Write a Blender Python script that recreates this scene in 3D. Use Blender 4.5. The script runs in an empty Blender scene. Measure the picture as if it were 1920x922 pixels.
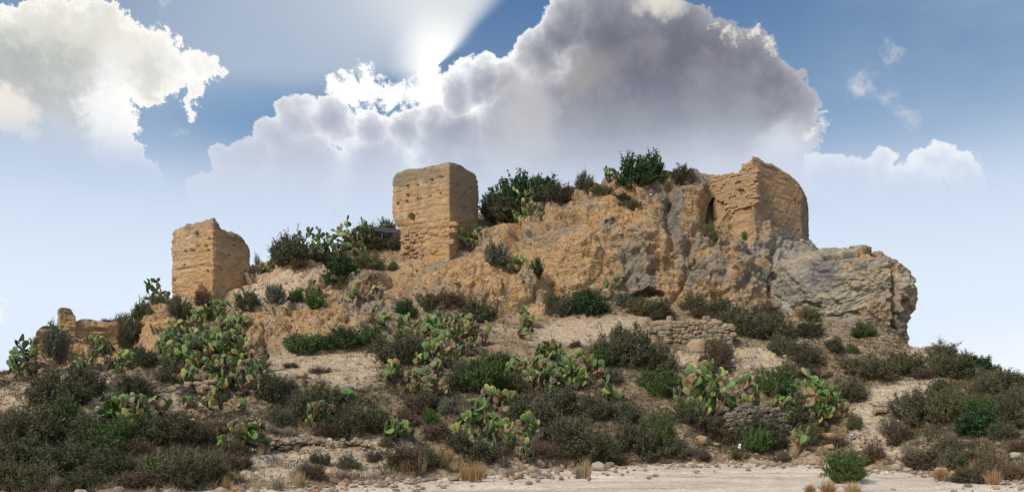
import bpy, math, random
import numpy as np
from mathutils import Matrix, Vector

# ------------------------------------------------------------------ camera, world, sun, exposure
SC = bpy.context.scene
F, HZ, CX, EYE = 1663.0, 780.0, 960.0, 1.6      # focal length in photo pixels, horizon row, centre column, eye height
cam = bpy.data.cameras.new('camera'); cam_o = bpy.data.objects.new('camera', cam)
SC.collection.objects.link(cam_o); SC.camera = cam_o
cam_o.location = (0, 0, EYE); cam_o.rotation_euler = (math.pi/2, 0, 0)
cam.sensor_width = 36; cam.lens = F/1920*36; cam.shift_y = (HZ-461)/1920; cam.clip_end = 9000; cam.clip_start = 0.1

SUN_EL, SUN_AZ = math.radians(41), math.radians(-136)   # azimuth clockwise from +Y: sun is to the left behind the camera
world = bpy.data.worlds.new('World'); SC.world = world; world.use_nodes = True
SUN_STRENGTH, SUN_ANGLE = 3.2, 12.0
sl = bpy.data.lights.new('sun', 'SUN'); so = bpy.data.objects.new('sun', sl); SC.collection.objects.link(so)
sl.energy = SUN_STRENGTH; sl.angle = math.radians(SUN_ANGLE); sl.color = (1.0, .93, .82)
sd = Vector((math.sin(SUN_AZ)*math.cos(SUN_EL), math.cos(SUN_AZ)*math.cos(SUN_EL), math.sin(SUN_EL)))
so.rotation_euler = (-sd).to_track_quat('-Z', 'Y').to_euler(); so.location = (-20, -20, 40)
SC.view_settings.view_transform = 'Standard'; SC.view_settings.look = 'None'
SC.view_settings.gamma = 1; SC.view_settings.exposure = 0.0; SC.view_settings.use_curve_mapping = False
SC.render.engine = 'CYCLES'
try:
    SC.cycles.max_bounces = 4; SC.cycles.diffuse_bounces = 2; SC.cycles.transparent_max_bounces = 4
except Exception: pass

# --- small expression helper for the sky nodes
nt = world.node_tree; nt.nodes.clear()
class E:
    def __init__(s, v): s.v = v
    def _m(s, op, *o): return mnode(op, s, *o)
    def __add__(s, o): return mnode('ADD', s, o)
    __radd__ = __add__
    def __sub__(s, o): return mnode('SUBTRACT', s, o)
    def __rsub__(s, o): return mnode('SUBTRACT', o, s)
    def __mul__(s, o): return mnode('MULTIPLY', s, o)
    __rmul__ = __mul__
    def __truediv__(s, o): return mnode('DIVIDE', s, o)
def put(sock, v):
    if isinstance(v, E): nt.links.new(v.v, sock)
    else: sock.default_value = v
def mnode(op, *a, clamp=False):
    n = nt.nodes.new('ShaderNodeMath'); n.operation = op; n.use_clamp = clamp
    for i, v in enumerate(a): put(n.inputs[i], v)
    return E(n.outputs[0])
def vnode(op, a, b=None):
    n = nt.nodes.new('ShaderNodeVectorMath'); n.operation = op; put(n.inputs[0], a)
    if b is not None: put(n.inputs[1], b)
    return E(n.outputs['Value'] if op in ('DISTANCE', 'LENGTH', 'DOT_PRODUCT') else n.outputs[0])
def sstep(x, a, b):                      # smooth 0..1 between a and b (either order)
    n = nt.nodes.new('ShaderNodeMapRange'); n.interpolation_type = 'SMOOTHSTEP'
    put(n.inputs[0], x); n.inputs[1].default_value = min(a, b); n.inputs[2].default_value = max(a, b)
    n.inputs[3].default_value = 0 if a < b else 1; n.inputs[4].default_value = 1 if a < b else 0
    return E(n.outputs[0])
def comb(x, y, z=0.0):
    n = nt.nodes.new('ShaderNodeCombineXYZ'); put(n.inputs[0], x); put(n.inputs[1], y); put(n.inputs[2], z); return E(n.outputs[0])
def noise(vec, scale, detail=4, rough=.55, col=False):
    n = nt.nodes.new('ShaderNodeTexNoise'); n.inputs['Scale'].default_value = scale; n.inputs['Detail'].default_value = detail
    n.inputs['Roughness'].default_value = rough; put(n.inputs['Vector'], vec); return E(n.outputs['Color' if col else 'Fac'])
def rgb(r, g, b): return (r, g, b, 1)
def mix(f, a, b):
    n = nt.nodes.new('ShaderNodeMix'); n.data_type = 'RGBA'; put(n.inputs[0], f); put(n.inputs[6], a); put(n.inputs[7], b); return E(n.outputs[2])
def scol(c, k):
    n = nt.nodes.new('ShaderNodeMix'); n.data_type = 'RGBA'; n.blend_type = 'MULTIPLY'; n.inputs[0].default_value = 1
    put(n.inputs[6], c); put(n.inputs[7], comb(k, k, k) if isinstance(k, E) else (k, k, k, 1)); return E(n.outputs[2])
def cadd(a, b):
    n = nt.nodes.new('ShaderNodeMix'); n.data_type = 'RGBA'; n.blend_type = 'ADD'; n.inputs[0].default_value = 1
    put(n.inputs[6], a); put(n.inputs[7], b); return E(n.outputs[2])
tc = nt.nodes.new('ShaderNodeTexCoord'); D = E(tc.outputs['Generated'])
sx = nt.nodes.new('ShaderNodeSeparateXYZ'); nt.links.new(tc.outputs['Generated'], sx.inputs[0])
dx, dy, dz = (E(sx.outputs[i]) for i in range(3))
az = mnode('ARCTAN2', dx, dy)*1000.0; el = mnode('ARCSINE', dz)*1000.0           # milliradians
def sp(px, py):                                                                   # photo direction -> azimuth, elevation
    X = (px-CX)/F; Z = (HZ-py)/F
    return math.atan(X)*1000, math.atan(Z/math.sqrt(1+X*X))*1000
P0 = comb(az, el)
w1 = vnode('MULTIPLY', vnode('SUBTRACT', noise(D, 16, 3, .5, True), (.5, .5, .5)), (46, 46, 0))
w2 = vnode('MULTIPLY', vnode('SUBTRACT', noise(D, 60, 6, .62, True), (.5, .5, .5)), (26, 26, 0))
w3 = vnode('MULTIPLY', vnode('SUBTRACT', noise(D, 55, 8, .72, True), (.5, .5, .5)), (60, 60, 0))
PW = vnode('ADD', vnode('ADD', P0, w1), w2)                  # billowy
PR = vnode('ADD', vnode('ADD', P0, w1), w3)                  # ragged
def sdf(P, circles, k=3.0):
    d = None
    for (px, py, r) in circles:
        a, e = sp(px, py); rr = r/F*1000*.9
        q = mnode('SUBTRACT', vnode('DISTANCE', P, (a, e, 0)), rr)
        if d is None: d = q
        else:
            n = nt.nodes.new('ShaderNodeMath'); n.operation = 'SMOOTH_MIN'; put(n.inputs[0], d); put(n.inputs[1], q); n.inputs[2].default_value = k; d = E(n.outputs[0])
    return d
def ell(P, px, py, rx, ry):                                   # 0 at the centre, 1 on the ellipse
    a, e = sp(px, py); v = vnode('SUBTRACT', P, (a, e, 0))
    return vnode('LENGTH', vnode('MULTIPLY', v, (F/1000/rx, F/1000/ry, 0)))
# clear sky: Nishita, with the photograph's deeper blue aloft and milky horizon
sky = nt.nodes.new('ShaderNodeTexSky'); sky.sky_type = 'NISHITA'; sky.sun_disc = False
sky.sun_elevation = SUN_EL; sky.sun_rotation = SUN_AZ; sky.dust_density = 2.0
S10 = 10.0
nish = scol(E(sky.outputs[0]), .1)
grad = mix(sstep(el, 170, 520), rgb(.33, .49, .69), rgb(.058, .155, .355))
base = mix(.86, nish, grad)
sa, se = sp(822, 122)
dsun = vnode('DISTANCE', P0, (sa, se, 0))
rax = az - sa; ray = el - se
ang = mnode('ARCTAN2', rax, ray)                              # 0 straight up, + to the right
veil_n = noise(D, 3.0, 3, .5)
# veil of lit haze left of the sun, its right border the edge of a sunbeam
beam = sstep(ang, .92, .66)*sstep(ang, -1.95, -1.6)*sstep(dsun, 560, 180)
base = mix(beam*.62*(veil_n*.5+.72), base, rgb(.56, .64, .73))
base = mix(sstep(ang, .92, .5)*sstep(ang, -1.9, -.3)*sstep(dsun, 310, 0)*.78, base, rgb(.88, .90, .90))
base = mix(sstep(dsun, 62, 5)*sstep(ang, 1.1, .6), base, rgb(1.1, 1.1, 1.06))
base = mix(sstep(ell(P0, 480, 215, 170, 70), 1.1, .4)*.35, base, rgb(.13, .30, .55))
# thin cirrus to the right
base = mix(sstep(az, 180, 560)*sstep(noise(vnode('MULTIPLY', D, (1, 1, 2.2)), 3.2, 5, .55), .3, .75)*.42, base, rgb(.50, .62, .76))

def cloud(under, d, body, rimcol, rimw, rimk, edge=3.0, fade=None):
    m = sstep(d, edge*.4, -edge)
    if fade is not None: m = m*fade
    rim = mnode('EXPONENT', mnode('MINIMUM', d, 0.0)/rimw)    # 1 at the edge, fading inward
    c = mix(mnode('MULTIPLY', rim, rimk, clamp=True), body, rimcol)
    return mix(m, under, c)
bn = noise(D, 9, 5, .55); bn2 = noise(D, 22, 5, .6)
haze_c = rgb(.66, .78, .96)
# small puffs at right
puff = [(1625,150,22),(1622,128,9),(1658,182,11),(1690,216,12),(1708,236,9),(1667,88,7),(1835,303,9),(292,12,9),(342,250,6)]
d0 = sdf(PR, puff, 4)
base = mix(sstep(d0, 9, -16)*.8, base, rgb(.70, .72, .76))
# low bank at right, bright tops, fading down
bank = [(1480,340,55),(1560,335,48),(1600,350,55),(1650,322,34),(1700,350,40),(1745,300,36),(1765,292,30),(1790,310,32),(1810,325,28),(1835,306,12),(1400,400,90),(1690,400,80)]
db = sdf(PW, bank, 4)
bm = sstep(db, 1.5, -3)*sstep(el, 195, 265)
base = mix(bm, base, mix(mnode('EXPONENT', mnode('MINIMUM', db, 0.0)/14.0), rgb(.52, .61, .74), rgb(.86, .88, .93)))
# left cloud: ragged, brightly rimmed
left = [(-60,120,110),(40,110,85),(110,95,85),(190,100,90),(260,120,70),(320,125,45),(375,125,34),(412,122,20),(365,175,22),(358,205,13),(60,220,120),(150,220,100),
        (190,290,75),(215,240,45),(250,300,34),(120,330,90),(230,345,50),(290,340,26),(20,330,120),(-120,250,180),(280,350,40)]
dl = sdf(PR, left, 4)
lb = mix(sstep(bn, .38, .64), rgb(.46, .49, .48), rgb(.70, .70, .67))
lb = mix(sstep(el, 330, 230), lb, rgb(.58, .66, .78))
lb = mix(sstep(ell(PR, 20, 205, 55, 42), 1.2, .4)*.8, lb, rgb(.95, .88, .78))
lb = mix(sstep(ell(PR, 150, 60, 150, 45), 1.3, .3)*.5, lb, rgb(.92, .88, .78))
lb = mix(sstep(ell(PR, 215, 220, 50, 110), 1.3, .4)*.85, lb, rgb(1.0, 1.0, 1.0))
lb = mix(sstep(ell(PR, 340, 130, 80, 55), 1.3, .3)*.6, lb, rgb(1.0, .98, .95))
base = cloud(base, dl, lb, rgb(1.15, 1.12, 1.05), 12.0, .95, 3.0, sstep(el, 222, 300))
# white cloud right under the sun
wc = [(620,180,22),(650,168,30),(690,165,24),(730,170,26),(775,165,26),(815,160,24),(840,150,20),(865,130,18),(800,190,20)]
dw = sdf(PR, wc, 4)
base = mix(sstep(dw, 3, -5), base, rgb(1.1, 1.1, 1.08))
# main cloud, back mass
main = [(380,350,32),(430,325,42),(475,310,45),(520,262,45),(560,235,45),(620,235,45),(690,235,48),(760,240,50),(815,225,42),(860,170,48),(905,150,52),(950,155,50),
        (1010,110,60),(1060,55,62),(1140,40,95),(1210,60,85),(1280,90,75),(1340,110,72),(1400,130,70),(1440,165,66),(1470,190,60),(1490,225,54),(1490,255,62),(1505,215,45),
        (1180,200,170),(1000,260,130),(860,300,110),(700,330,90),(560,340,90),(460,380,80),(1350,260,130),(1120,330,150),(1440,320,80),(900,400,140),(1300,380,130)]
dm = sdf(PW, main, 5)
nearsun = sstep(dsun, 330, 30)
dark = sstep(ell(P0, 1230, 150, 420, 270) + (bn-.5)*1.1, 1.15, .25)
mb = mix(sstep(bn2*.5+bn*.5, .35, .66), rgb(.40, .43, .53), rgb(.56, .59, .68))
mb = mix(sstep(ell(PW, 640, 260, 120, 50), 1.2, .2)*.4, mb, rgb(.36, .39, .49))
mb = mix(dark*.88, mb, mix(sstep(bn2, .35, .65), rgb(.125, .13, .17), rgb(.21, .205, .235)))
mb = mix(sstep(ell(PW, 985, 235, 70, 150), 1.2, .2)*.75, mb, rgb(.58, .58, .60))
mb = mix(sstep(ell(PW, 1110, 165, 70, 60), 1.2, .2)*.5, mb, rgb(.45, .42, .38))
mb = mix(sstep(ell(PW, 1320, 300, 130, 60), 1.3, .2)*.7, mb, rgb(.66, .67, .68))
mb = mix(sstep(ell(PW, 1470, 285, 60, 60), 1.3, .2)*.7, mb, rgb(.80, .83, .88))
mb = mix(sstep(ell(PW, 1230, 5, 50, 26), 1.3, .3)*.8, mb, rgb(.85, .80, .70))
mb = mix(sstep(el, 345, 190), mb, rgb(.60, .66, .78))
rimk = nearsun*.7 + .3 + (bn2-.5)*.7
base = cloud(base, dm, mb, mix(nearsun, rgb(.85, .86, .90), rgb(1.25, 1.25, 1.22)), 8.0, rimk, 2.2, sstep(el, 190, 262))
# front lobe of the main cloud
lobe = [(1075,215,44),(1130,195,55),(1190,230,95),(1110,280,70),(1280,210,90),(1360,210,90),(1210,300,110),(1120,340,80)]
do = sdf(PW, lobe, 8)
lbody = mix(sstep(el, 400, 235), mix(sstep(bn2, .35, .65), rgb(.14, .145, .19), rgb(.21, .21, .25)), rgb(.52, .57, .68))
base = mix(sstep(do, 8, -14)*.72*sstep(el, 180, 260), base, lbody)
wr = [(1360,62,13),(1382,68,10),(1422,60,14),(1445,80,12),(1455,95,8),(1545,205,12),(1550,238,14),(1530,262,16),(1335,45,8)]
base = mix(sstep(sdf(PR, wr, 4), 3, -9)*.9, base, rgb(.92, .88, .80))
# the sky round the rest of the horizon: broken cloud of the same kind
away = sstep(mnode('ABSOLUTE', az), 600, 900)
up = sstep(el, 470, 640)
cn = sstep(noise(D, 2.2, 6, .58), .46, .62)
other = mix(cn*mnode('MAXIMUM', away, up)*.85, base, mix(bn, rgb(.42, .45, .52), rgb(.85, .86, .88)))
# milky air towards the horizon
hz = mix(sstep(el, 318, 212)*.80, other, rgb(.61, .70, .86))
hz = mix(sstep(el, 290, 110)*.93, hz, rgb(.76, .87, 1.0))
hz = mix(mnode('EXPONENT', mnode('MINIMUM', db, 0.0)/11.0)*sstep(db, 1.5, -3)*sstep(el, 225, 262)*sstep(ell(P0, 1760, 305, 120, 60), 1.3, .5)*.75, hz, rgb(.93, .95, .98))
hz = mix(sstep(az, 330, 560)*sstep(el, 120, 40)*.8, hz, rgb(.97, .98, 1.0))
hz = mix(sstep(ell(PR, -8, 580, 26, 42), 1.1, .6)*.8, hz, rgb(1.0, 1.0, .98))
hz = mix(sstep(el, 0, -60), hz, rgb(.30, .25, .19))
bg = nt.nodes.new('ShaderNodeBackground'); bg.inputs['Strength'].default_value = .1
put(bg.inputs['Color'], scol(hz, S10))
wo = nt.nodes.new('ShaderNodeOutputWorld'); nt.links.new(bg.outputs[0], wo.inputs['Surface'])
world.cycles.sampling_method = 'MANUAL'; world.cycles.sample_map_resolution = 512

# ------------------------------------------------------------------ noise in numpy
def _hash(ix, iy, iz, seed):
    h = (ix.astype(np.int64)*374761393 + iy.astype(np.int64)*668265263 + iz.astype(np.int64)*2147483647 + seed*974634777) & 0xffffffff
    h = ((h ^ (h >> 13))*1274126177) & 0xffffffff
    return ((h ^ (h >> 16)) & 0xffffff)/float(0xffffff)
def vnoise(p, seed=0):
    i = np.floor(p); f = p-i; f = f*f*f*(f*(f*6-15)+10); i = i.astype(np.int64); x, y, z = i[..., 0], i[..., 1], i[..., 2]
    r = 0
    for a in (0, 1):
        wx = f[..., 0] if a else 1-f[..., 0]
        for b in (0, 1):
            wy = f[..., 1] if b else 1-f[..., 1]
            for c in (0, 1):
                wz = f[..., 2] if c else 1-f[..., 2]
                r = r+wx*wy*wz*_hash(x+a, y+b, z+c, seed)
    return r*2-1
def fbm(p, oct=4, seed=0, gain=.5, ridged=False):
    s, a, t = 0, 1., 0
    for k in range(oct):
        n = vnoise(p*(2.03**k)+k*17.3, seed+k)
        if ridged: n = 1-2*np.abs(n)
        s = s+a*n; t += a; a *= gain
    return s/t
def cell(p, seed=0):                                        # distance to the nearest feature point, its id, and the gap to the second
    i = np.floor(p).astype(np.int64); d1 = np.full(p.shape[:-1], 9.); d2 = d1.copy(); idv = d1*0
    for a in (-1, 0, 1):
        for b in (-1, 0, 1):
            for c in (-1, 0, 1):
                x, y, z = i[..., 0]+a, i[..., 1]+b, i[..., 2]+c
                h = _hash(x, y, z, seed)
                d = np.sqrt((x+_hash(x, y, z, seed+1)-p[..., 0])**2+(y+_hash(x, y, z, seed+2)-p[..., 1])**2+(z+h-p[..., 2])**2)
                m = d < d1
                d2 = np.where(m, d1, np.minimum(d2, d)); idv = np.where(m, h, idv); d1 = np.where(m, d, d1)
    return d1, idv, d2-d1
def ss(a, b, x):
    t = np.clip((x-a)/(b-a), 0, 1); return t*t*(3-2*t)
def gsm(a, s, axis):
    r = int(s*3)+1; k = np.exp(-.5*(np.arange(-r, r+1)/s)**2); k /= k.sum()
    pad = [(0, 0)]*a.ndim; pad[axis] = (r, r); b = np.pad(a, pad, mode='reflect', reflect_type='odd')
    return np.apply_along_axis(lambda v: np.convolve(v, k, 'valid'), axis, b)
def poly_sd(X, Y, poly):                                    # signed distance to a polygon, negative inside
    d = np.full(X.shape, 1e9); ins = np.zeros(X.shape, bool); n = len(poly)
    for i in range(n):
        ax, ay = poly[i]; bx, by = poly[(i+1) % n]
        t = np.clip(((X-ax)*(bx-ax)+(Y-ay)*(by-ay))/((bx-ax)**2+(by-ay)**2+1e-9), 0, 1)
        d = np.minimum(d, np.hypot(X-ax-t*(bx-ax), Y-ay-t*(by-ay)))
        if ay != by: ins ^= ((ay > Y) != (by > Y)) & (X < (bx-ax)*(Y-ay)/(by-ay)+ax)
    return np.where(ins, -d, d)
def line_d(X, Y, pts):
    d = np.full(X.shape, 1e9)
    for (ax, ay), (bx, by) in zip(pts[:-1], pts[1:]):
        t = np.clip(((X-ax)*(bx-ax)+(Y-ay)*(by-ay))/((bx-ax)**2+(by-ay)**2+1e-9), 0, 1)
        d = np.minimum(d, np.hypot(X-ax-t*(bx-ax), Y-ay-t*(by-ay)))
    return d

def facet(p, seed, tilt=1.0):
    """broken planes: every cell of rock is a tilted flat face"""
    i = np.floor(p).astype(np.int64); d1 = np.full(p.shape[:-1], 9.); out = d1*0
    for a in (-1, 0, 1):
        for b in (-1, 0, 1):
            for c in (-1, 0, 1):
                x, y, z = i[..., 0]+a, i[..., 1]+b, i[..., 2]+c
                v = np.stack([p[..., 0]-x-_hash(x, y, z, seed+1), p[..., 1]-y-_hash(x, y, z, seed+2), p[..., 2]-z-_hash(x, y, z, seed)], -1)
                d = np.sqrt((v*v).sum(-1)); m = d < d1
                s = (_hash(x, y, z, seed+4)-.5)*.9+tilt*((_hash(x, y, z, seed+5)-.5)*v[..., 0]+(_hash(x, y, z, seed+6)-.5)*v[..., 1]+(_hash(x, y, z, seed+7)-.5)*v[..., 2])*2
                out = np.where(m, s, out); d1 = np.where(m, d, d1)
    return np.clip(out, -.55, .55)

# ------------------------------------------------------------------ mesh and object helpers
def mesh(name, V, Fc, mats, smooth=True, col=None, rock=None, midx=None):
    V = np.ascontiguousarray(V, dtype=np.float32).reshape(-1, 3)
    me = bpy.data.meshes.new(name)
    if not isinstance(Fc, (list, tuple)): Fc = [Fc]
    Fc = [np.asarray(f, dtype=np.int32) for f in Fc if len(f)]
    nl = sum(f.size for f in Fc); nf = sum(len(f) for f in Fc)
    me.vertices.add(len(V)); me.vertices.foreach_set('co', V.ravel())
    me.loops.add(nl); me.polygons.add(nf)
    me.loops.foreach_set('vertex_index', np.concatenate([f.ravel() for f in Fc]))
    cnt = np.concatenate([np.full(len(f), f.shape[1]) for f in Fc]); st = np.concatenate([[0], np.cumsum(cnt)[:-1]])
    me.polygons.foreach_set('loop_start', st.astype(np.int32))
    me.polygons.foreach_set('use_smooth', np.full(nf, smooth))
    if midx is not None: me.polygons.foreach_set('material_index', np.asarray(midx, dtype=np.int32))
    for m in (mats if isinstance(mats, (list, tuple)) else [mats]): me.materials.append(m)
    if col is not None:
        a = me.color_attributes.new('Col', 'FLOAT_COLOR', 'POINT'); c = np.ones((len(V), 4), np.float32); c[:, :3] = col.reshape(-1, 3); a.data.foreach_set('color', c.ravel())
    if rock is not None:
        a = me.attributes.new('rock', 'FLOAT', 'POINT'); a.data.foreach_set('value', rock.astype(np.float32).ravel())
    me.update(calc_edges=True); me.validate()
    return me
def link(name, me, parent=None, **p):
    o = bpy.data.objects.new(name, me); SC.collection.objects.link(o)
    if parent: o.parent = parent
    for k, v in p.items():
        if v: o[k] = v
    return o
def empty(name, loc, **p):
    o = link(name, None, **p); o.location = loc; o.empty_display_size = .2; return o
def grid_faces(nr, nc, wrap=False):
    r, c = np.meshgrid(np.arange(nr-1), np.arange(nc if wrap else nc-1), indexing='ij'); c2 = (c+1) % nc
    return np.stack([r*nc+c, r*nc+c2, (r+1)*nc+c2, (r+1)*nc+c], -1).reshape(-1, 4)
def wp(px, py, Y): return np.array([(px-CX)/F*Y, Y, EYE+(HZ-py)/F*Y])
def proj(P): return CX+F*P[..., 0]/P[..., 1], HZ-F*(P[..., 2]-EYE)/P[..., 1]

# ------------------------------------------------------------------ materials
def new_mat(name, rough=.9):
    m = bpy.data.materials.new(name); m.use_nodes = True; n = m.node_tree.nodes; b = n['Principled BSDF']
    b.inputs['Roughness'].default_value = rough
    if 'Specular IOR Level' in b.inputs: b.inputs['Specular IOR Level'].default_value = .2
    return m, m.node_tree, b
def tex(t, kind, scale, **k):
    n = t.nodes.new(kind); n.inputs['Scale'].default_value = scale
    for a, v in k.items():
        if a in n.inputs: n.inputs[a].default_value = v
        else: setattr(n, a, v)
    return n
def tmath(t, op, a, b=None, clamp=False):
    n = t.nodes.new('ShaderNodeMath'); n.operation = op; n.use_clamp = clamp
    for i, v in enumerate((a, b)):
        if v is None: continue
        if hasattr(v, 'links'): t.links.new(v, n.inputs[i])
        else: n.inputs[i].default_value = v
    return n.outputs[0]
def earth_mat(name, colour=None, pebble=7.0, bump=.6, var=.55, strata=0.0):
    """stony ground: colour from the soil map, pebbles and grit broken up by noise, relief by bump"""
    m, t, b = new_mat(name, .95); L = t.links
    geo = t.nodes.new('ShaderNodeNewGeometry')
    if colour is None:
        at = t.nodes.new('ShaderNodeAttribute'); at.attribute_name = 'Col'; csrc = at.outputs['Color']
    else:
        r = t.nodes.new('ShaderNodeRGB'); r.outputs[0].default_value = (*colour, 1); csrc = r.outputs[0]
    n1 = tex(t, 'ShaderNodeTexNoise', 1.3, Detail=6, Roughness=.65); n2 = tex(t, 'ShaderNodeTexNoise', 14, Detail=6, Roughness=.7)
    v1 = tex(t, 'ShaderNodeTexVoronoi', pebble); v2 = tex(t, 'ShaderNodeTexVoronoi', pebble*2.7)
    wn = tex(t, 'ShaderNodeTexNoise', 3, Detail=2)
    wadd = t.nodes.new('ShaderNodeVectorMath'); wadd.operation = 'MULTIPLY_ADD'; L.new(wn.outputs['Color'], wadd.inputs[0]); wadd.inputs[1].default_value = (.25,)*3
    tcn = t.nodes.new('ShaderNodeTexCoord'); L.new(tcn.outputs['Object'], wadd.inputs[2]); L.new(tcn.outputs['Object'], wn.inputs['Vector'])
    for q in (n1, n2): L.new(tcn.outputs['Object'], q.inputs['Vector'])
    for q in (v1, v2): L.new(wadd.outputs[0], q.inputs['Vector'])
    sep1 = t.nodes.new('ShaderNodeSeparateColor'); L.new(v1.outputs['Color'], sep1.inputs[0])
    sep2 = t.nodes.new('ShaderNodeSeparateColor'); L.new(v2.outputs['Color'], sep2.inputs[0])
    f = tmath(t, 'ADD', tmath(t, 'MULTIPLY', tmath(t, 'SUBTRACT', sep1.outputs[0], .5), .55), tmath(t, 'MULTIPLY', tmath(t, 'SUBTRACT', sep2.outputs[0], .5), .6))
    f = tmath(t, 'ADD', f, tmath(t, 'MULTIPLY', tmath(t, 'SUBTRACT', n1.outputs[0], .5), 1.0))
    f = tmath(t, 'ADD', f, tmath(t, 'MULTIPLY', tmath(t, 'SUBTRACT', n2.outputs[0], .5), 1.1))
    k = tmath(t, 'ADD', tmath(t, 'MULTIPLY', f, var), 1.0)
    k = tmath(t, 'MAXIMUM', k, .35)
    hs = t.nodes.new('ShaderNodeHueSaturation'); L.new(csrc, hs.inputs['Color']); L.new(k, hs.inputs['Value'])
    L.new(tmath(t, 'ADD', tmath(t, 'MULTIPLY', sep1.outputs[1], .5), .75), hs.inputs['Saturation'])
    L.new(hs.outputs[0], b.inputs['Base Color'])
    h = tmath(t, 'ADD', tmath(t, 'MULTIPLY', v1.outputs['Distance'], -.09), tmath(t, 'MULTIPLY', v2.outputs['Distance'], -.035))
    h = tmath(t, 'ADD', h, tmath(t, 'MULTIPLY', n2.outputs[0], .06))
    if strata:
        mp = t.nodes.new('ShaderNodeMapping'); mp.inputs['Scale'].default_value = (.35, .35, 6); L.new(tcn.outputs['Object'], mp.inputs['Vector'])
        n3 = tex(t, 'ShaderNodeTexNoise', 2.0, Detail=5, Roughness=.7); L.new(mp.outputs[0], n3.inputs['Vector'])
        h = tmath(t, 'ADD', h, tmath(t, 'MULTIPLY', n3.outputs[0], strata))
    bp = t.nodes.new('ShaderNodeBump'); bp.inputs['Strength'].default_value = bump; bp.inputs['Distance'].default_value = 1.0
    L.new(h, bp.inputs['Height']); L.new(bp.outputs[0], b.inputs['Normal'])
    return m
def leaf_mat(name, c1, c2, rough=.7, trans=.0):
    """plant colour varied between individuals and from leaf to leaf"""
    m, t, b = new_mat(name, rough); L = t.links
    oi = t.nodes.new('ShaderNodeObjectInfo'); tcn = t.nodes.new('ShaderNodeTexCoord')
    n = tex(t, 'ShaderNodeTexNoise', 5, Detail=3); L.new(tcn.outputs['Object'], n.inputs['Vector'])
    g = t.nodes.new('ShaderNodeNewGeometry')
    f = tmath(t, 'ADD', tmath(t, 'MULTIPLY', oi.outputs['Random'], .45), tmath(t, 'MULTIPLY', n.outputs[0], .5))
    f = tmath(t, 'ADD', f, tmath(t, 'MULTIPLY', tmath(t, 'SUBTRACT', g.outputs['Random Per Island'], .35), .7), clamp=True)
    mx = t.nodes.new('ShaderNodeMix'); mx.data_type = 'RGBA'; L.new(f, mx.inputs[0]); mx.inputs[6].default_value = (*c1, 1); mx.inputs[7].default_value = (*c2, 1)
    L.new(mx.outputs[2], b.inputs['Base Color'])
    return m
M_HILL = earth_mat('hillside earth and conglomerate', None, 7.5, .65, .62)
M_ROAD = earth_mat('pale gravel track', (.50, .44, .345), 9, .25, .38)
M_TAPIA = earth_mat('rammed earth', None, 17, .6, .42, .10)
M_CRAG = earth_mat('weathered crag', None, 5, .7, .6, .08)
# ------------------------------------------------------------------ the hill: feature lines (photo column, row, depth in metres) turned into world points
base_knots = [(-900,925),(-200,925),(100,928),(300,925),(500,914),(800,893),(1000,881),(1150,872),(1350,866),(1600,868),(1750,884),(1920,903),(2200,915),(2900,925)]
KX = [-900,-200,-60,0,100,240,330,480,600,740,840,940,1050,1150,1250,1350,1450,1550,1690,1760,1840,1920,2050,2300,2900]
L1 = [(910,22),(890,22),(865,22),(860,22),(860,23),(855,24),(850,24.5),(850,26),(850,27),(840,28),(835,28.5),(830,29),(825,30),(820,31),(815,32),(810,33),(810,33),(810,33),(815,31),(825,29),(838,27),(850,25),(870,24),(890,23),(905,22)]
L2 = [(880,28),(845,27),(812,27),(800,27),(790,28),(780,29),(770,30),(760,31),(745,33),(740,34),(730,35),(725,35),(720,36),(710,37),(700,38),(690,39),(690,39),(690,39),(730,36),(750,34),(775,31),(800,29),(835,28),(865,27),(885,27)]
L3 = [(855,34),(805,31),(775,31),(765,31),(720,33),(700,36),(700,36),(655,41),(655,41),(650,41),(602,45),(598,45.5),(590,46),(560,47),(565,47),(580,46.5),(592,47.5),(605,46.5),(680,40),(700,38),(728,35),(760,33),(805,31),(850,30),(875,30)]
L4 = [(845,38),(780,34),(750,35),(740,35),(690,38),(640,44),(612,45),(598,45.5),(598,44.5),(548,49.5),(505,48.8),(490,49),(480,49),(450,49.5),(450,48.5),(428,49.4),(492,50),(505,49.7),(662,43),(675,41),(700,38),(735,37),(785,35),(838,34),(865,35)]
L5 = [(835,42),(755,38),(728,39),(715,39),(640,44.5),(592,48),(553,50),(489,51.5),(482,52),(440,54.5),(392,57),(396,56.5),(362,54),(335,53.5),(328,52),(336,53.5),(400,55),(478,53),(646,46),(655,44),(678,41.5),(713,41),(770,40),(830,40),(850,42)]
cols = np.concatenate([np.linspace(-900, -50, 60)[:-1], np.linspace(-50, 1970, 1130), np.linspace(1970, 2900, 70)[1:]])
def line(kn):
    py = np.interp(cols, KX, [k[0] for k in kn]); Y = np.interp(cols, KX, [k[1] for k in kn])
    return gsm(py, 10, 0), gsm(Y, 14, 0)
bpy_ = gsm(np.interp(cols, [k[0] for k in base_knots], [k[1] for k in base_knots]), 10, 0)
Yb = F*EYE/(bpy_-HZ)
YZ = [(Yb-1.0, np.full(cols.shape, -.35)), (Yb, np.full(cols.shape, .0))]
for kn in (L1, L2, L3, L4, L5):
    p, y = line(kn); YZ.append((y, EYE+(HZ-p)/F*y))
ys, zs = YZ[-1]
YZ += [(ys+2.5, zs-.5), (ys+10, zs*.75-.5), (ys+40, zs*0-1.5)]
nrow = [8, 62, 92, 84, 88, 132, 14, 12, 12]
rowsY, rowsZ = [], []
for k, n in enumerate(nrow):
    t = np.arange(n)[:, None]/n
    rowsY.append(YZ[k][0]*(1-t)+YZ[k+1][0]*t); rowsZ.append(YZ[k][1]*(1-t)+YZ[k+1][1]*t)
rowsY.append(YZ[-1][0][None]); rowsZ.append(YZ[-1][1][None])
GY = np.concatenate(rowsY); GZ = np.concatenate(rowsZ)
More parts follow.
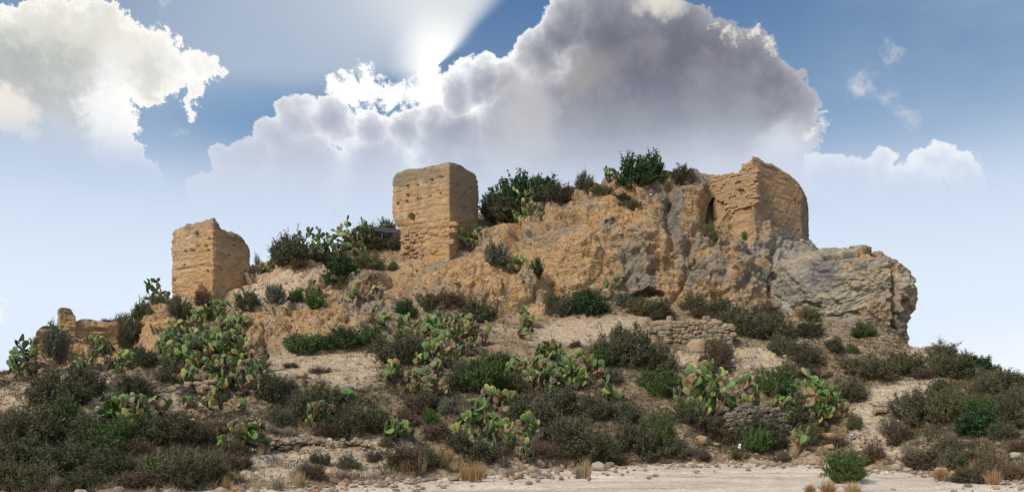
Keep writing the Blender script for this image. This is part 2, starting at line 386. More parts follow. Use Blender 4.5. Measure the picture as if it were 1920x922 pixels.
def rsm(a, s):
    b = gsm(a, s, 0); w = np.ones((a.shape[0], 1)); w[:6] = 0; return a*(1-w)+b*w
GY = rsm(GY, 5); GZ = rsm(GZ, 5)
NR, NC = GY.shape
GX = (cols[None]-CX)/F*GY
B0 = np.stack([GX, GY, GZ], -1)
px0, py0 = proj(B0)
def normals(P):
    du = np.gradient(P, axis=1); dv = np.gradient(P, axis=0); n = np.cross(du, dv); n /= np.linalg.norm(n, axis=-1, keepdims=True)+1e-12
    n[n[..., 1] > .95] *= 1
    return np.where((n[..., 2:3] < 0) & (n[..., 1:2] > 0), -n, n)
N0 = normals(gsm(gsm(B0, 4, 0), 4, 1))
front = (np.arange(NR) < sum(nrow[:6]))[:, None]*np.ones((1, NC))
# warped photo coordinates for zone borders
wa = fbm(B0/1.6, 4, 5); wb = fbm(B0/1.6+31, 4, 9)
wx, wy = px0+wa*22, py0+wb*16
def zone(poly, soft=12): return 1-ss(-soft, soft, poly_sd(wx, wy, poly))
rock = np.zeros((NR, NC))
rock_polys = [
 [(738,500),(800,460),(900,430),(1010,385),(1060,362),(1130,340),(1340,325),(1400,360),(1460,400),(1530,480),(1530,575),(1450,585),(1300,572),(1230,565),(1150,545),(1060,560),(1000,598),(880,592),(770,545)],
 [(236,600),(330,592),(400,596),(330,655),(246,672)], [(400,605),(560,585),(740,560),(745,640),(500,655),(450,640)],
 [(48,650),(120,650),(225,640),(240,672),(120,690),(58,680)], [(470,500),(600,490),(612,520),(500,555),(430,560)],[(480,560),(600,520),(700,490),(745,500),(745,570),(600,600),(470,610)],[(420,600),(520,590),(520,640),(440,650)],[(40,655),(240,650),(260,700),(90,700)],
 [(370,730),(430,728),(440,760),(380,770)]]
for q in rock_polys: rock = np.maximum(rock, zone(q))
rock *= front*(py0 < HZ)
O = np.array
c_earth, c_orange, c_sand, c_grey, c_brown = O([.275,.195,.12]), O([.40,.265,.14]), O([.50,.39,.265]), O([.205,.185,.15]), O([.18,.13,.085])
c_deep, c_lich = O([.38,.225,.105]), O([.19,.175,.14])
n_big = fbm(B0/3.1, 4, 21)[..., None]; n_mid = fbm(B0/.9, 4, 27)[..., None]; n_gul = fbm(B0*O([.8, .8, .25]), 4, 33)[..., None]
col = c_earth*(1-.5*ss(.0, .5, n_big))+c_sand*(.5*ss(.0, .5, n_big))
col = col+(c_brown-col)*(.6*ss(.05, .55, -n_mid))
def paint(m, c, k=1.0):
    global col
    m = m[..., None] if m.ndim == 2 else m
    col = col+(c-col)*np.clip(m*k, 0, 1)
rc = c_orange+(c_grey-c_orange)*(.75*ss(-.05, .45, n_big+.5*n_mid))+(c_deep-c_orange)*(.8*ss(.08, .45, -n_mid))
paint(rock, rc)
sand = [[(488,662),(600,655),(735,668),(705,715),(640,745),(560,715),(500,712)],[(1030,600),(1200,590),(1225,640),(1120,640),(1040,650),(990,650)],
        [(1230,660),(1500,640),(1520,690),(1480,705),(1250,700)],[(480,820),(700,812),(760,850),(740,885),(520,905),(440,890)],[(160,730),(205,715),(190,770),(140,790),(130,750)],
        [(0,735),(60,725),(60,770),(0,780)],[(430,540),(600,500),(610,520),(560,560),(440,600)],[(320,570),(480,500),(470,520),(330,600)],
        [(340,715),(400,722),(380,770),(300,770)],[(1600,780),(1700,770),(1680,850),(1600,850)]]
for q in sand: paint(zone(q, 14), c_sand, .85)
path = line_d(px0+wa*8, py0+wb*6, [(1715,650),(1750,690),(1740,720),(1650,745),(1610,775),(1640,800),(1680,830),(1690,870)])
paint(ss(26, 10, path), O([.54,.43,.30]), .9)
greyz = [[(1275,480),(1350,440),(1440,470),(1450,570),(1300,565)],[(1235,345),(1330,350),(1330,440),(1290,520),(1240,430)],[(1110,440),(1230,470),(1240,560),(1140,540)],
         [(760,500),(900,440),(930,455),(800,520)]]
for q, k in zip(greyz, (.75, .6, .45, .5)): paint(zone(q, 22)*ss(-.5, .25, n_mid[..., 0]), c_grey, k)
paint(zone([(1432,380),(1530,400),(1580,480),(1600,610),(1480,596),(1440,560)], 10), O([.27,.25,.205]), .92)
paint(zone([(1380,470),(1450,430),(1500,480),(1480,600),(1400,590)], 22)*ss(-.4, .2, n_mid[..., 0]), O([.29,.26,.205]), .8)
paint(zone([(1446,470),(1500,480),(1535,560),(1530,590),(1470,580)], 14)*ss(-.35, .15, n_gul[..., 0]), O([.37,.355,.31]), .75)
paint(zone([(1235,395),(1290,370),(1310,560),(1270,565)], 12)*ss(-.3, .3, n_gul[..., 0]), c_lich, .8)
for (x, y, rx, ry) in ((770,520,60,30),(880,540,90,45),(1290,420,18,60),(1060,430,70,30),(1420,560,40,20),(600,620,110,22),(320,630,50,22),(1395,465,16,12),(1120,500,40,30)):
    paint(ss(1.2, .3, np.hypot((wx-x)/rx, (wy-y)/ry)), c_deep*.55+c_orange*.5, .7)
for (x, y, rx, ry) in ((1550,650,130,40),(1700,820,120,50),(700,850,120,40),(1300,840,160,40),(460,800,90,40)):
    paint(ss(1.2, .3, np.hypot((wx-x)/rx, (wy-y)/ry))*ss(-.2, .3, n_mid[..., 0]), O([.36,.28,.20]), .6)
# relief
led = fbm(B0*O([.18, .18, 1.9])+.25*n_mid, 4, 165)*ss(-.1, .4, fbm(B0/4., 3, 167)+.1)
d = (1-rock)*(.55*led+.12*fbm(B0/.9, 4, 169, .55, True)+.22*fbm(B0/2.2, 4, 41)+.09*fbm(B0/.5, 4, 43)+.035*fbm(B0/.16, 2, 44))
c1, id1, g1 = cell(B0/O([3.4, 3.4, 2.2])+.6*np.stack([wa, wb, wa], -1)*.6, 51)
c2, id2, g2 = cell(B0/.62+.3*n_mid, 57)
c3, id3, g3 = cell(B0/.24, 59)
rr = fbm(B0/1.3, 5, 61, .55, True)
strat = fbm(B0*O([.25, .25, 2.6])+.3*n_mid, 4, 65)
gul = fbm((B0+O([0, 0, 0]))*O([.9, .9, .22]), 4, 71, .5, True)
d = d+rock*(.15*(.5-c1)+.16*rr+.20*strat+.26*gul+.08*(.45-c2)*(.4+.6*id2)+.05*(.5-c3)*(.3+id3)+.03*fbm(B0/.12, 2, 73))
wv = .35*np.stack([wa, wb, -wa], -1)
d = d+rock*(.62*facet(B0/O([3.0, 3.0, 2.3])+wv, 151, .75)+.20*facet(B0/O([1.15, 1.15, .8])+wv*2, 153)+.09*facet(B0/.42+wv*3, 157))
d = d-rock*.2*ss(.06, .0, g1)*ss(.0, .4, wa)
foot = ss(45, 12, line_d(px0, py0, [(690,500),(735,498),(856,450),(900,400)])); foot = np.maximum(foot, ss(30, 8, line_d(px0, py0, [(300,560),(318,556),(398,548),(470,492)])))
d = d*(1-.8*foot)
pz = ss(26, 8, path); d = d*(1-.75*pz)
sm = np.zeros((NR, NC))
for q in sand[:2]: sm = np.maximum(sm, zone(q, 14))
d = d*(1-.55*sm)
bare = sm*0
for q in sand[:6]: bare = np.maximum(bare, zone(q, 14))
# rounded bosses that stand out of the crag, with creases between them
for (x, y, rx, ry, a) in ((935,545,75,52,1.0),(820,545,70,32,.7),(1000,560,34,34,.55),(1130,430,110,75,.9),(1230,500,60,70,.8),(1340,500,55,55,.9),(1400,540,50,50,.6),
                          (1070,500,60,50,.6),(1020,430,50,40,.5),(1290,380,30,50,.8),(1180,360,60,28,.4),(300,630,50,30,.6),(480,620,70,28,.5),(620,610,80,30,.5),(690,540,45,26,.5),
                          (1420,440,35,50,.5),(930,462,50,20,.4),(560,520,60,26,.4)):
    q = np.hypot((px0+wa*14-x)/rx, (py0+wb*12-y)/ry); d = d+a*np.sqrt(np.clip(1-q*q, 0, 1))*front
for (x, y, rx, ry, a) in ((970,470,16,60,.7),(1255,440,12,80,.6),(1325,400,20,34,1.1),(1442,520,10,60,.5)):
    q = np.hypot((px0+wa*10-x)/rx, (py0+wb*10-y)/ry); d = d-a*ss(1.2, 0, q)*front
P = B0+N0*d[..., None]*(.15+.85*front[..., None])
# hollows and an undercut slot: pushed back into the hill
for (x, y, rx, ry, a) in ((1200,556,44,7,1.3),(1345,388,15,17,1.2),(1308,447,16,8,1.0),(1150,447,14,4,.3),(1100,560,26,6,.5),(620,528,22,5,.3)):
    q = np.hypot((px0+wa*7-x)/rx, (py0+wb*5-y)/ry); P[..., 1] += a*ss(1.15, .75, q)*front
PXh, PYh = proj(P)
me = mesh('hill', P, grid_faces(NR, NC), M_HILL, True, col)
hill = link('hill', me, kind='structure')
# the level track and the land round it
xs = np.concatenate([-np.geomspace(3500, 21, 26), np.arange(-20, 20.01, .11), np.geomspace(21, 3500, 26)])
yy = np.concatenate([[-3500, -900, -200, -60, -20, -5, 3, 8, 12, 14.5], np.arange(16, 34, .11), np.geomspace(35, 3500, 30)])
gx, gy = np.meshgrid(xs, yy); gp = np.stack([gx, gy, gx*0], -1)
near = ss(60, 30, np.abs(gx))*ss(60, 40, gy)*ss(5, 14, gy)
gp[..., 2] = near*(.045*fbm(gp/1.5, 3, 81)+.028*fbm(gp/.35, 3, 82)+.02*ss(.3, .0, cell(gp/O([.5, .5, .5]), 84)[0]))-.02
gp[..., 2] -= .05*near*ss(.28, .05, np.abs(np.abs(gy-24.5-.5*np.sin(gx*.15))-.75))
gc = O([.66,.555,.43])+fbm(gp/O([2, 1.0, 1]), 5, 87)[..., None]*O([.16,.14,.11])
gc = gc+(O([.38,.25,.14])-gc)*(.45*ss(.1, .5, fbm(gp/O([1.6, .6, 1]), 4, 88)))[..., None]
far = 1-ss(60, 30, np.abs(gx))*ss(70, 50, gy); gc = gc+(O([.26,.21,.14])-gc)*far[..., None]
M_ROAD2 = earth_mat('gravel track', None, 10, .3, .42)
link('gravel_track', mesh('gravel_track', gp, grid_faces(*gx.shape), M_ROAD2, True, gc), kind='structure')

colidx = lambda px: int(np.clip(np.searchsorted(cols, px), 1, NC-2))
NFRONT = sum(nrow[:6])
def at(px, py):
    """the point of the ground seen at this place of the photograph, bottom-up"""
    c = colidx(px); v = PYh[8:NFRONT, c]
    if py >= v[0]: Y = F*EYE/(py-HZ); return np.array([(px-CX)/F*Y, Y, 0.])
    k = np.argmax(v <= py)
    if v[k] > py: k = int(np.argmin(v))
    q = P[8+k, c].copy(); X = (px-CX)/F*q[1]; q[0] = X; return q
# ------------------------------------------------------------------ stones
def ico():
    t = (1+5**.5)/2
    v = O([(-1,t,0),(1,t,0),(-1,-t,0),(1,-t,0),(0,-1,t),(0,1,t),(0,-1,-t),(0,1,-t),(t,0,-1),(t,0,1),(-t,0,-1),(-t,0,1)], float); v /= np.linalg.norm(v[0])
    f = O([(0,11,5),(0,5,1),(0,1,7),(0,7,10),(0,10,11),(1,5,9),(5,11,4),(11,10,2),(10,7,6),(7,1,8),(3,9,4),(3,4,2),(3,2,6),(3,6,8),(3,8,9),(4,9,5),(2,4,11),(6,2,10),(8,6,7),(9,8,1)])
    return v, f
def cube_grid(n=2):
    """a box surface of n x n quads a side, welded"""
    idx, V, Q = {}, [], []
    def vid(p):
        k = tuple(np.round(p, 5))
        if k not in idx: idx[k] = len(V); V.append(p)
        return idx[k]
    for ax in range(3):
        for s in (-1, 1):
            for i in range(n):
                for j in range(n):
                    q = []
                    for a, b in ((i, j), (i+1, j), (i+1, j+1), (i, j+1)):
                        p = [0, 0, 0]; p[ax] = s; p[(ax+1) % 3] = 2*a/n-1; p[(ax+2) % 3] = 2*b/n-1; q.append(vid(tuple(p)))
                    Q.append(q if s > 0 else q[::-1])
    return O(V, float), O(Q)
CV, CQ = cube_grid(2)
RS = np.random.RandomState(7)
def stone_mesh(name, mat, roundness, seed):
    r = np.random.RandomState(seed); v = CV.copy(); ln = np.linalg.norm(v, axis=1, keepdims=True)
    v = v*(1-roundness)+v/ln*1.15*roundness; v = v+r.uniform(-.13, .13, v.shape); v[:, 2] *= r.uniform(.85, 1.05)
    return mesh(name, v*.5, CQ, mat, False)
def stone_mat(name, c1, c2):
    m, t, b = new_mat(name, .95); L = t.links
    oi = t.nodes.new('ShaderNodeObjectInfo'); tcn = t.nodes.new('ShaderNodeTexCoord')
    n = tex(t, 'ShaderNodeTexNoise', 3.5, Detail=6, Roughness=.7); L.new(tcn.outputs['Object'], n.inputs['Vector'])
    f = tmath(t, 'ADD', tmath(t, 'MULTIPLY', oi.outputs['Random'], .75), tmath(t, 'MULTIPLY', tmath(t, 'SUBTRACT', n.outputs[0], .35), .7), clamp=True)
    mx = t.nodes.new('ShaderNodeMix'); mx.data_type = 'RGBA'; L.new(f, mx.inputs[0]); mx.inputs[6].default_value = (*c1, 1); mx.inputs[7].default_value = (*c2, 1)
    L.new(mx.outputs[2], b.inputs['Base Color'])
    bp = t.nodes.new('ShaderNodeBump'); bp.inputs['Strength'].default_value = .5; bp.inputs['Distance'].default_value = .1
    L.new(n.outputs[0], bp.inputs['Height']); L.new(bp.outputs[0], b.inputs['Normal']); return m
MS_OR = stone_mat('orange stone', (.50,.31,.16), (.36,.26,.17)); MS_MIX = stone_mat('field stone', (.44,.31,.18), (.23,.21,.17))
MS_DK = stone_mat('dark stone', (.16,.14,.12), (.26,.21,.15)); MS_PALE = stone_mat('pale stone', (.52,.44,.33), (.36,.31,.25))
ST = {k: [stone_mesh('stone', m, rd, 100+i) for i in range(6)] for k, (m, rd) in dict(block=(MS_OR, .72), field=(MS_MIX, .8), dark=(MS_DK, .5), pale=(MS_PALE, .55), cut=(MS_OR, .12)).items()}
def stone_on(parent, kind, centre, u, n, w, h, dep, name='stone', rnd=None, tilt=.12):
    """one stone: u along the wall, n out of the wall"""
    r = rnd or RS; u = O(u, float); n = O(n, float); zz = np.cross(n, u); zz /= np.linalg.norm(zz); zz = zz if zz[2] > 0 else -zz
    me_ = ST[kind][r.randint(6)]
    Rm = Matrix(((u[0], n[0], zz[0]), (u[1], n[1], zz[1]), (u[2], n[2], zz[2]))).to_4x4()
    Rm = Rm @ Matrix.Rotation(r.uniform(-tilt, tilt), 4, 'Y') @ Matrix.Rotation(r.uniform(-tilt, tilt), 4, 'Z')
    o = bpy.data.objects.new(name, me_); SC.collection.objects.link(o); o.parent = parent
    o.matrix_basis = Matrix.Translation(Vector(centre)-(parent.location if parent else Vector((0, 0, 0)))) @ Rm @ Matrix.Diagonal((w, dep, h, 1))
    return o
def in_poly(x, y, poly): return poly_sd(O([float(x)]), O([float(y)]), poly)[0] < 0
def courses(parent, kind, A, B, nrm, z0, z1, hc, wc, poly, proud=.05, name='stone', seed=1, miss=.0, dep=.28, jit=.18):
    """courses of stones laid on the vertical face A-B, kept where their middle falls inside the outline (photo coordinates)"""
    r = np.random.RandomState(seed); A = O(A, float); B = O(B, float); Ln = np.linalg.norm(B-A); u = O([*(B-A)/Ln, 0]); z = z0; k = 0
    while z < z1:
        h = r.uniform(*hc); s = r.uniform(-.2, 0)
        while s < Ln+.1:
            w = r.uniform(*wc); c2 = A+(B-A)/Ln*(s+w/2); c = O([c2[0], c2[1], z+h/2+r.uniform(-jit, jit)*h])
            px, py = proj(c)
            if in_poly(px, py, poly) and r.rand() > miss:
                c = c+O(nrm)*(proud+r.uniform(-.05, .05)-dep/2+.03)
                stone_on(parent, kind, c, u, nrm, w*1.0, h*1.02, dep, name, r); k += 1
            s += w*.97
        z += h*.95
    return k

# ------------------------------------------------------------------ towers and ruins of rammed earth
def edge_t(A, B, px):
    k = (px-CX)/F; dx_, dy_ = B[0]-A[0], B[1]-A[1]; return (k*A[1]-A[0])/(dx_-k*dy_)
def ruin_mesh(name, corners, tops, zbot, mat, colf, step=.055, rnd=2.2, holes=(), lifts=.82, rough=.055, hollow=None, recess=None, seed=0, cap_in=.35, wearing=.16, topn=1.0, warp=None, strata=1.0):
    """corners: footprint XY, counter-clockwise from above seen; tops: per edge list of (t, z) along the edge; zbot(xy)->z of the foot"""
    pts, tz, eid = [], [], []
    n = len(corners)
    for i in range(n):
        A = O(corners[i], float); B = O(corners[(i+1) % n], float); m = max(4, int(np.linalg.norm(B-A)/step)); t = np.arange(m)/m
        pts.append(A+(B-A)*t[:, None]); tz.append(np.interp(t, [q[0] for q in tops[i]], [q[1] for q in tops[i]])); eid += [i]*m
    pts = np.concatenate(pts); tz = np.concatenate(tz); M = len(pts); eid = O(eid)
    def cs(a, s):
        r = int(s*3)+1; k = np.exp(-.5*(np.arange(-r, r+1)/s)**2); k /= k.sum(); return sum(k[j+r]*np.roll(a, -j, 0) for j in range(-r, r+1))
    pts = cs(pts, rnd); tz = cs(tz, 1.2)
    tan = np.roll(pts, -1, 0)-np.roll(pts, 1, 0); nr = np.stack([tan[:, 1], -tan[:, 0]], 1); nr /= np.linalg.norm(nr, axis=1, keepdims=True)
    nr = cs(nr, 2); ctr = pts.mean(0)
    if ((pts-ctr)*nr).sum() < 0: nr = -nr
    p3 = np.stack([pts[:, 0], pts[:, 1], tz*0], 1)
    tz = tz+topn*(.13*fbm(p3/.55+seed, 4, 301)+.05*fbm(p3/.15+seed, 2, 302))
    zb = O([zbot(p) for p in pts]); H = int(max(8, (tz-zb).max()/step)); t = (np.arange(H+1)/H)[:, None]
    z = zb[None]*(1-t)+tz[None]*t
    Q = np.stack([np.broadcast_to(pts[None, :, 0], z.shape), np.broadcast_to(pts[None, :, 1], z.shape), z], -1).copy()
    Q0 = Q.copy(); sn = O([seed*3.1, seed, seed*1.7])
    fbig = fbm((Q+sn)/1.1, 4, 311); st = fbm((Q+sn)*O([.5, .5, 5.5]), 4, 313); fine = fbm((Q+sn)/.16, 3, 315); cv = cell((Q+sn)/O([.4, .4, .22]), 317)
    wear = ss(-.1, .5, fbm((Q+sn)/.9, 3, 319))
    dd = rough*(1.3*fbig+.9*strata*st*(.35+wear)+.75*fine)-.10*wear*ss(.5, .15, cv[0])*ss(.15, .5, st+.2)
    if lifts:
        zz = (z-zb.min()+.04*fbig)/lifts; gr = np.abs(zz-np.round(zz))*lifts; dd -= .07*ss(.04, .0, gr)*ss(-.35, .15, fbm((Q+sn)/.7, 2, 321)); dd -= .05*min(strata, 1.)*ss(.18, .40, fbm((Q+sn)*O([.8, .8, 7]), 4, 323))
    top = np.clip(1-(tz[None]-z)/.28, 0, 1); dd -= wearing*top**2.2
    PXq, PYq = proj(Q)
    vis = (((Q0[..., 0:2]*1)*nr[None]).sum(-1) < 0)                    # faces turned towards the camera
    for (hx, hy, rx, ry, a) in holes:
        q = np.hypot((PXq-hx)/rx, (PYq-hy)/ry); dd = np.where(vis, dd-a*ss(1.25, .7, q), dd)
    if recess is not None: dd = dd+recess(PXq, PYq, Q)*vis
    Q[..., :2] += nr[None]*dd[..., None]
    if warp is not None: Q[..., 0] += warp(PXq, PYq)/F*Q[..., 1]
    # the top: an uneven crumbled crown falling inwards
    rings, zt, xy = [Q], Q[-1, :, 2], Q[-1, :, :2]; c = xy.mean(0); zin = hollow if hollow is not None else zt.mean()-.15
    for f in (.03, .08, .15, .25, .4, .6, .8, .97):
        rx = xy*(1-f)+c*f; rz = zt*(1-ss(0, cap_in, f))+zin*ss(0, cap_in, f)
        rp = np.stack([rx[:, 0], rx[:, 1], rz], 1); rp[:, 2] += .06*fbm(rp/.3, 3, 331)*min(1, f*8); rings.append(rp[None])
    A_ = np.concatenate(rings, 0); NRr = A_.shape[0]
    cc = colf(A_, PXq, PYq, top, np.concatenate([Q0, A_[H+1:]], 0))
    Fq = grid_faces(NRr, M, True)
    return mesh(name, A_, Fq, mat, True, cc), pts
def z_at(py, Y): return EYE+(HZ-py)/F*Y
def tops_px(A, B, pts):
    out = []
    for (px, py) in pts:
        t = edge_t(A, B, px); Y = A[1]+(B[1]-A[1])*t; out.append((t, z_at(py, Y)))
    return sorted(out)
T_OR, T_GR, T_PALE, T_DK = O([.53,.345,.175]), O([.27,.225,.15]), O([.50,.39,.265]), O([.15,.135,.115])
def tower_col(blots, orange=T_OR, band=.5, streak=.6, seed=0):
    def f(A, PXq, PYq, top, Q0):
        n1 = fbm((A+seed)/.9, 4, 401)[..., None]; n2 = fbm((A+seed)/.25, 4, 402)[..., None]; stq = fbm((A+seed)*O([2.6, 2.6, .22]), 4, 403)[..., None]
        lay = fbm((A+seed)*O([.3, .3, 3.0]), 3, 404)[..., None]
        c = orange+(T_PALE-orange)*(.6*ss(-.1, .5, lay+.4*n2))+(O([.42,.235,.10])-orange)*(.55*ss(.0, .5, -n1))
        px_, py_ = proj(A); tp = np.ones(A.shape[:2]); tp[:top.shape[0]] = top
        zt = A[..., 2]; zmax = zt[:top.shape[0]].max(0)[None]
        bandm = ss(band*1.5, band*.25, zmax-zt+.35*n1[..., 0]+.5*stq[..., 0])
        c = c+(T_GR-c)*(np.clip(bandm, 0, 1)[..., None]*.62)
        sm_ = ss(.0, .32, stq[..., 0])*ss(5*band+1.0, .3, zmax-zt)*streak*.7; c = c+(T_GR*.85-c)*sm_[..., None]; c = c*(1+.28*fbm((A+seed)/.4, 4, 405)[..., None])
        for (x, y, rx, ry, cc, k) in blots:
            q = np.hypot((px_+10*n1[..., 0]+4*n2[..., 0]-x)/rx, (py_+10*n1[..., 0]-y)/ry); c = c+(cc-c)*(ss(1.25, .55, q)*k)[..., None]
        return c
    return f

# middle tower
Cc, Cl, Cr = wp(843, 303, 50.0), wp(735, 325, 52.4), wp(898, 330, 53.0)
C2, L2_, R2 = Cc[:2], Cl[:2], Cr[:2]; Bk = L2_+R2-C2
tw = empty('middle_tower', (C2[0], C2[1], 9.5), label='square ochre rammed earth tower in the middle with rubble stone at its foot', category='ruined tower', group='ruined towers on the hill')
def local(me, o):                                                     # mesh given in world coordinates, object at the thing's base
    me.transform(Matrix.Translation(-Vector(o.location))); return me
t1 = tops_px(C2, L2_, [(843,303),(820,307),(790,313),(760,318),(742,323),(735,333)]); t2 = tops_px(R2, C2, [(898,337),(893,326),(880,318),(865,309),(843,303)])
zt_ = t1[-1][1]
def rec_mid(px, py, Q):
    # below the rammed earth the older rubble masonry is eaten back; the left corner is undercut
    m = ss(0, 10, py-(432-(px-750)*.16)-4*0)*(.09)
    return -m
holes = [(771,407,6,6.5,.5),(764,366,3,2.4,.3),(746,382,3,2,.3),(810,338,2.6,2,.3),(826,332,5,1.6,.2),(783,374,2,1.8,.2),(790,372,2.4,1.6,.2),(807,367,2,1.6,.2),(825,363,3,2.2,.25),(762,378,2.6,3,.3),(783,401,2,1.6,.2),(822,357,3,1.5,.2),
         (858,345,2.4,2,.25),(872,362,2.6,2,.25),(884,352,2,1.8,.25),(764,349,2.4,1.8,.25),(783,347,2.4,1.8,.25),(800,343,2,1.6,.2),(740,350,12,1.2,.06),(752,437,7,3,.3),(748,462,6,1.6,.3),(770,496,3,2,.3),(788,477,3,5,.2),(872,390,2.4,2,.25)]
me, fp = ruin_mesh('rammed_earth_body', [L2_, C2, R2, Bk], [[(1-t, z) for t, z in t1][::-1], [(1-t, z) for t, z in t2][::-1], [(0, t2[0][1]), (1, zt_)], [(0, zt_), (1, zt_)]],
                lambda p: 8.6, M_TAPIA, tower_col([(870,350,34,80,T_GR,.75),(745,332,30,24,T_GR,.8),(790,330,60,12,T_GR,.6),(783,355,6,40,T_GR,.5),(808,360,5,30,T_GR,.4),(752,370,6,30,T_GR,.5),(800,470,70,40,O([.50,.30,.13]),.5)], band=.55, seed=1), holes=holes, recess=rec_mid, seed=1, topn=.45, rnd=1.3, wearing=.09, rough=.045, strata=.7,  # first blot greys the right face: its shade put into the colour
                warp=lambda x, y: ss(800, 742, x)*(15*ss(405, 440, y)*ss(492, 468, y)+5*ss(470, 490, y)))
link('rammed_earth_body', local(me, tw), tw)
nl = O([*(C2-L2_), 0]); nl = nl/np.linalg.norm(nl); nmid = O([nl[1], -nl[0], 0]); nmid = nmid if nmid[1] < 0 else -nmid
sh = nmid[:2]*-.09
pm = [(752,437),(800,425),(846,416),(856,420),(858,452),(800,478),(744,500),(741,492),(752,470)]
courses(tw, 'block', L2_+sh+(C2-L2_)*-.02, C2+sh, nmid, z_at(505, 52.4), z_at(410, 50), (.13, .30), (.16, .50), pm, .02, seed=11, dep=.26, jit=.45, miss=.14)

# left tower
A0 = wp(398, 407, 47.5)[:2]; A1 = wp(320, 430, 49.9)[:2]; A2 = wp(471, 455, 49.7)[:2]; A3 = A1+A2-A0
tl = empty('left_tower', (A0[0], A0[1], 7.5), label='smaller broken ochre rammed earth tower with a jagged top, left of the middle one', category='ruined tower', group='ruined towers on the hill')
t1 = tops_px(A0, A1, [(398,407),(385,411),(365,416),(345,421),(330,426),(322,432),(320,445)]); t2 = tops_px(A2, A0, [(471,470),(468,458),(455,445),(440,436),(425,432),(418,428),(412,416),(405,408),(398,407)])
holes = [(369,440,3,4.5,.4),(348,471,4,2,.3),(390,469,2.6,2.2,.3),(393,447,2.2,1.8,.25),(360,470,5,2.5,.15),(372,462,4,3,.12),(386,462,3,3,.15),(388,508,2.4,1.8,.25),(345,497,2,1.8,.25),(430,478,2.4,1.8,.25),(415,505,2.2,1.8,.25),(440,460,2.2,1.8,.25),(388,510,2.2,1.8,.25)]
def rec_l(px, py, Q):
    return -.28*ss(328, 318, px)*ss(.0, .45, fbm(Q/.5, 2, 77))-.10*ss(500, 530, py)*0-.12*ss(.1, .5, fbm(Q*O([.5, .5, 4]), 3, 79))*ss(402, 380, px)*ss(470, 510, py)
me, fp = ruin_mesh('rammed_earth_body', [A1, A0, A2, A3], [[(1-t, z) for t, z in t1][::-1], [(1-t, z) for t, z in t2][::-1], [(0, t2[0][1]), (1, z_at(440, 51))], [(0, z_at(440, 51)), (1, t1[-1][1])]],
                lambda p: 7.2, M_TAPIA, tower_col([(450,450,40,26,T_GR,.5),(380,520,24,60,O([.52,.30,.13]),.5),(345,470,26,20,T_PALE,.4)], band=.33, seed=5), holes=holes, recess=rec_l, seed=5, rough=.07)
link('rammed_earth_body', local(me, tl), tl)

# right tower: tall smooth wall turning away, broken masonry to its left
R0 = wp(1412, 290, 49.6)[:2]; R1 = wp(1504, 345, 52.6)[:2]; R2_ = wp(1518, 400, 54.6)[:2]; R3 = wp(1336, 330, 51.6)[:2]
tr = empty('right_tower', (R0[0], R0[1], 9.0), label='tall broken corner tower on the crag, coursed stone on its left face', category='ruined tower', group='ruined towers on the hill')
top_l = tops_px(R0, R3, [(1412,290),(1405,294),(1398,304),(1390,314),(1380,321),(1360,325),(1350,327),(1338,331),(1335,338)]); top_r = tops_px(R1, R0, [(1504,347),(1495,335),(1480,324),(1465,314),(1450,305),(1437,303),(1425,292),(1412,290)])
top_s = tops_px(R2_, R1, [(1518,410),(1515,375),(1510,355),(1504,347)])
Rb = R2_+O([-3.6, 1.3])
zb2 = z_at(400, 54)
def rec_r(px, py, Q):
    return -.16*ss(1416, 1406, px)-.10*ss(.1, .6, fbm(Q*O([.6, .6, 3.5]), 3, 91))*ss(1416, 1430, px)*ss(420, 390, py)*ss(1500, 1480, px)
me, fp = ruin_mesh('rammed_earth_body', [R3, R0, R1, R2_, Rb], [[(1-t, z) for t, z in top_l][::-1], [(1-t, z) for t, z in top_r][::-1], [(1-t, z) for t, z in top_s][::-1], [(0, top_s[0][1]), (1, z_at(345, 54))], [(0, z_at(345, 54)), (1, top_l[-1][1])]],
                lambda p: 6.0, M_TAPIA, tower_col([(1430,400,26,60,T_GR,.7),(1450,470,50,60,O([.255,.24,.205]),.95),(1500,500,40,60,O([.265,.245,.20]),.95),(1480,570,60,40,O([.26,.245,.215]),.95),(1512,420,9,90,T_DK,.6),(1425,310,18,16,T_GR,.5),(1465,360,34,30,O([.52,.33,.17]),.5),
                (1445,430,10,40,O([.15,.145,.15]),.5),(1478,460,9,50,O([.20,.19,.21]),.5)], orange=O([.47,.305,.17]), band=.4, streak=.4, seed=9),
                holes=[(1421,344,2.2,1.8,.25),(1498,432,2,1.8,.25),(1492,375,2,1.6,.2),(1452,372,1.8,1.5,.2),(1428,345,2,1.6,.2)], recess=rec_r, seed=9, rough=.05, strata=.35)
link('rammed_earth_body', local(me, tr), tr)
nl = O([*(R0-R3), 0]); nl = nl/np.linalg.norm(nl); nr_ = O([nl[1], -nl[0], 0]); nr_ = nr_ if nr_[1] < 0 else -nr_
pr = [(1336,334),(1352,328),(1384,324),(1398,310),(1410,298),(1418,320),(1418,384),(1396,391),(1376,397),(1362,394),(1356,378),(1340,372),(1334,360),(1330,345)]
sh = nr_[:2]*-.10
print('stones right', courses(tr, 'cut', R3+sh-(R0-R3)*.04, R0+sh, nr_, z_at(402, 51), z_at(292, 49.6), (.13, .21), (.22, .5), pr, .06, seed=23, miss=.05, dep=.3))

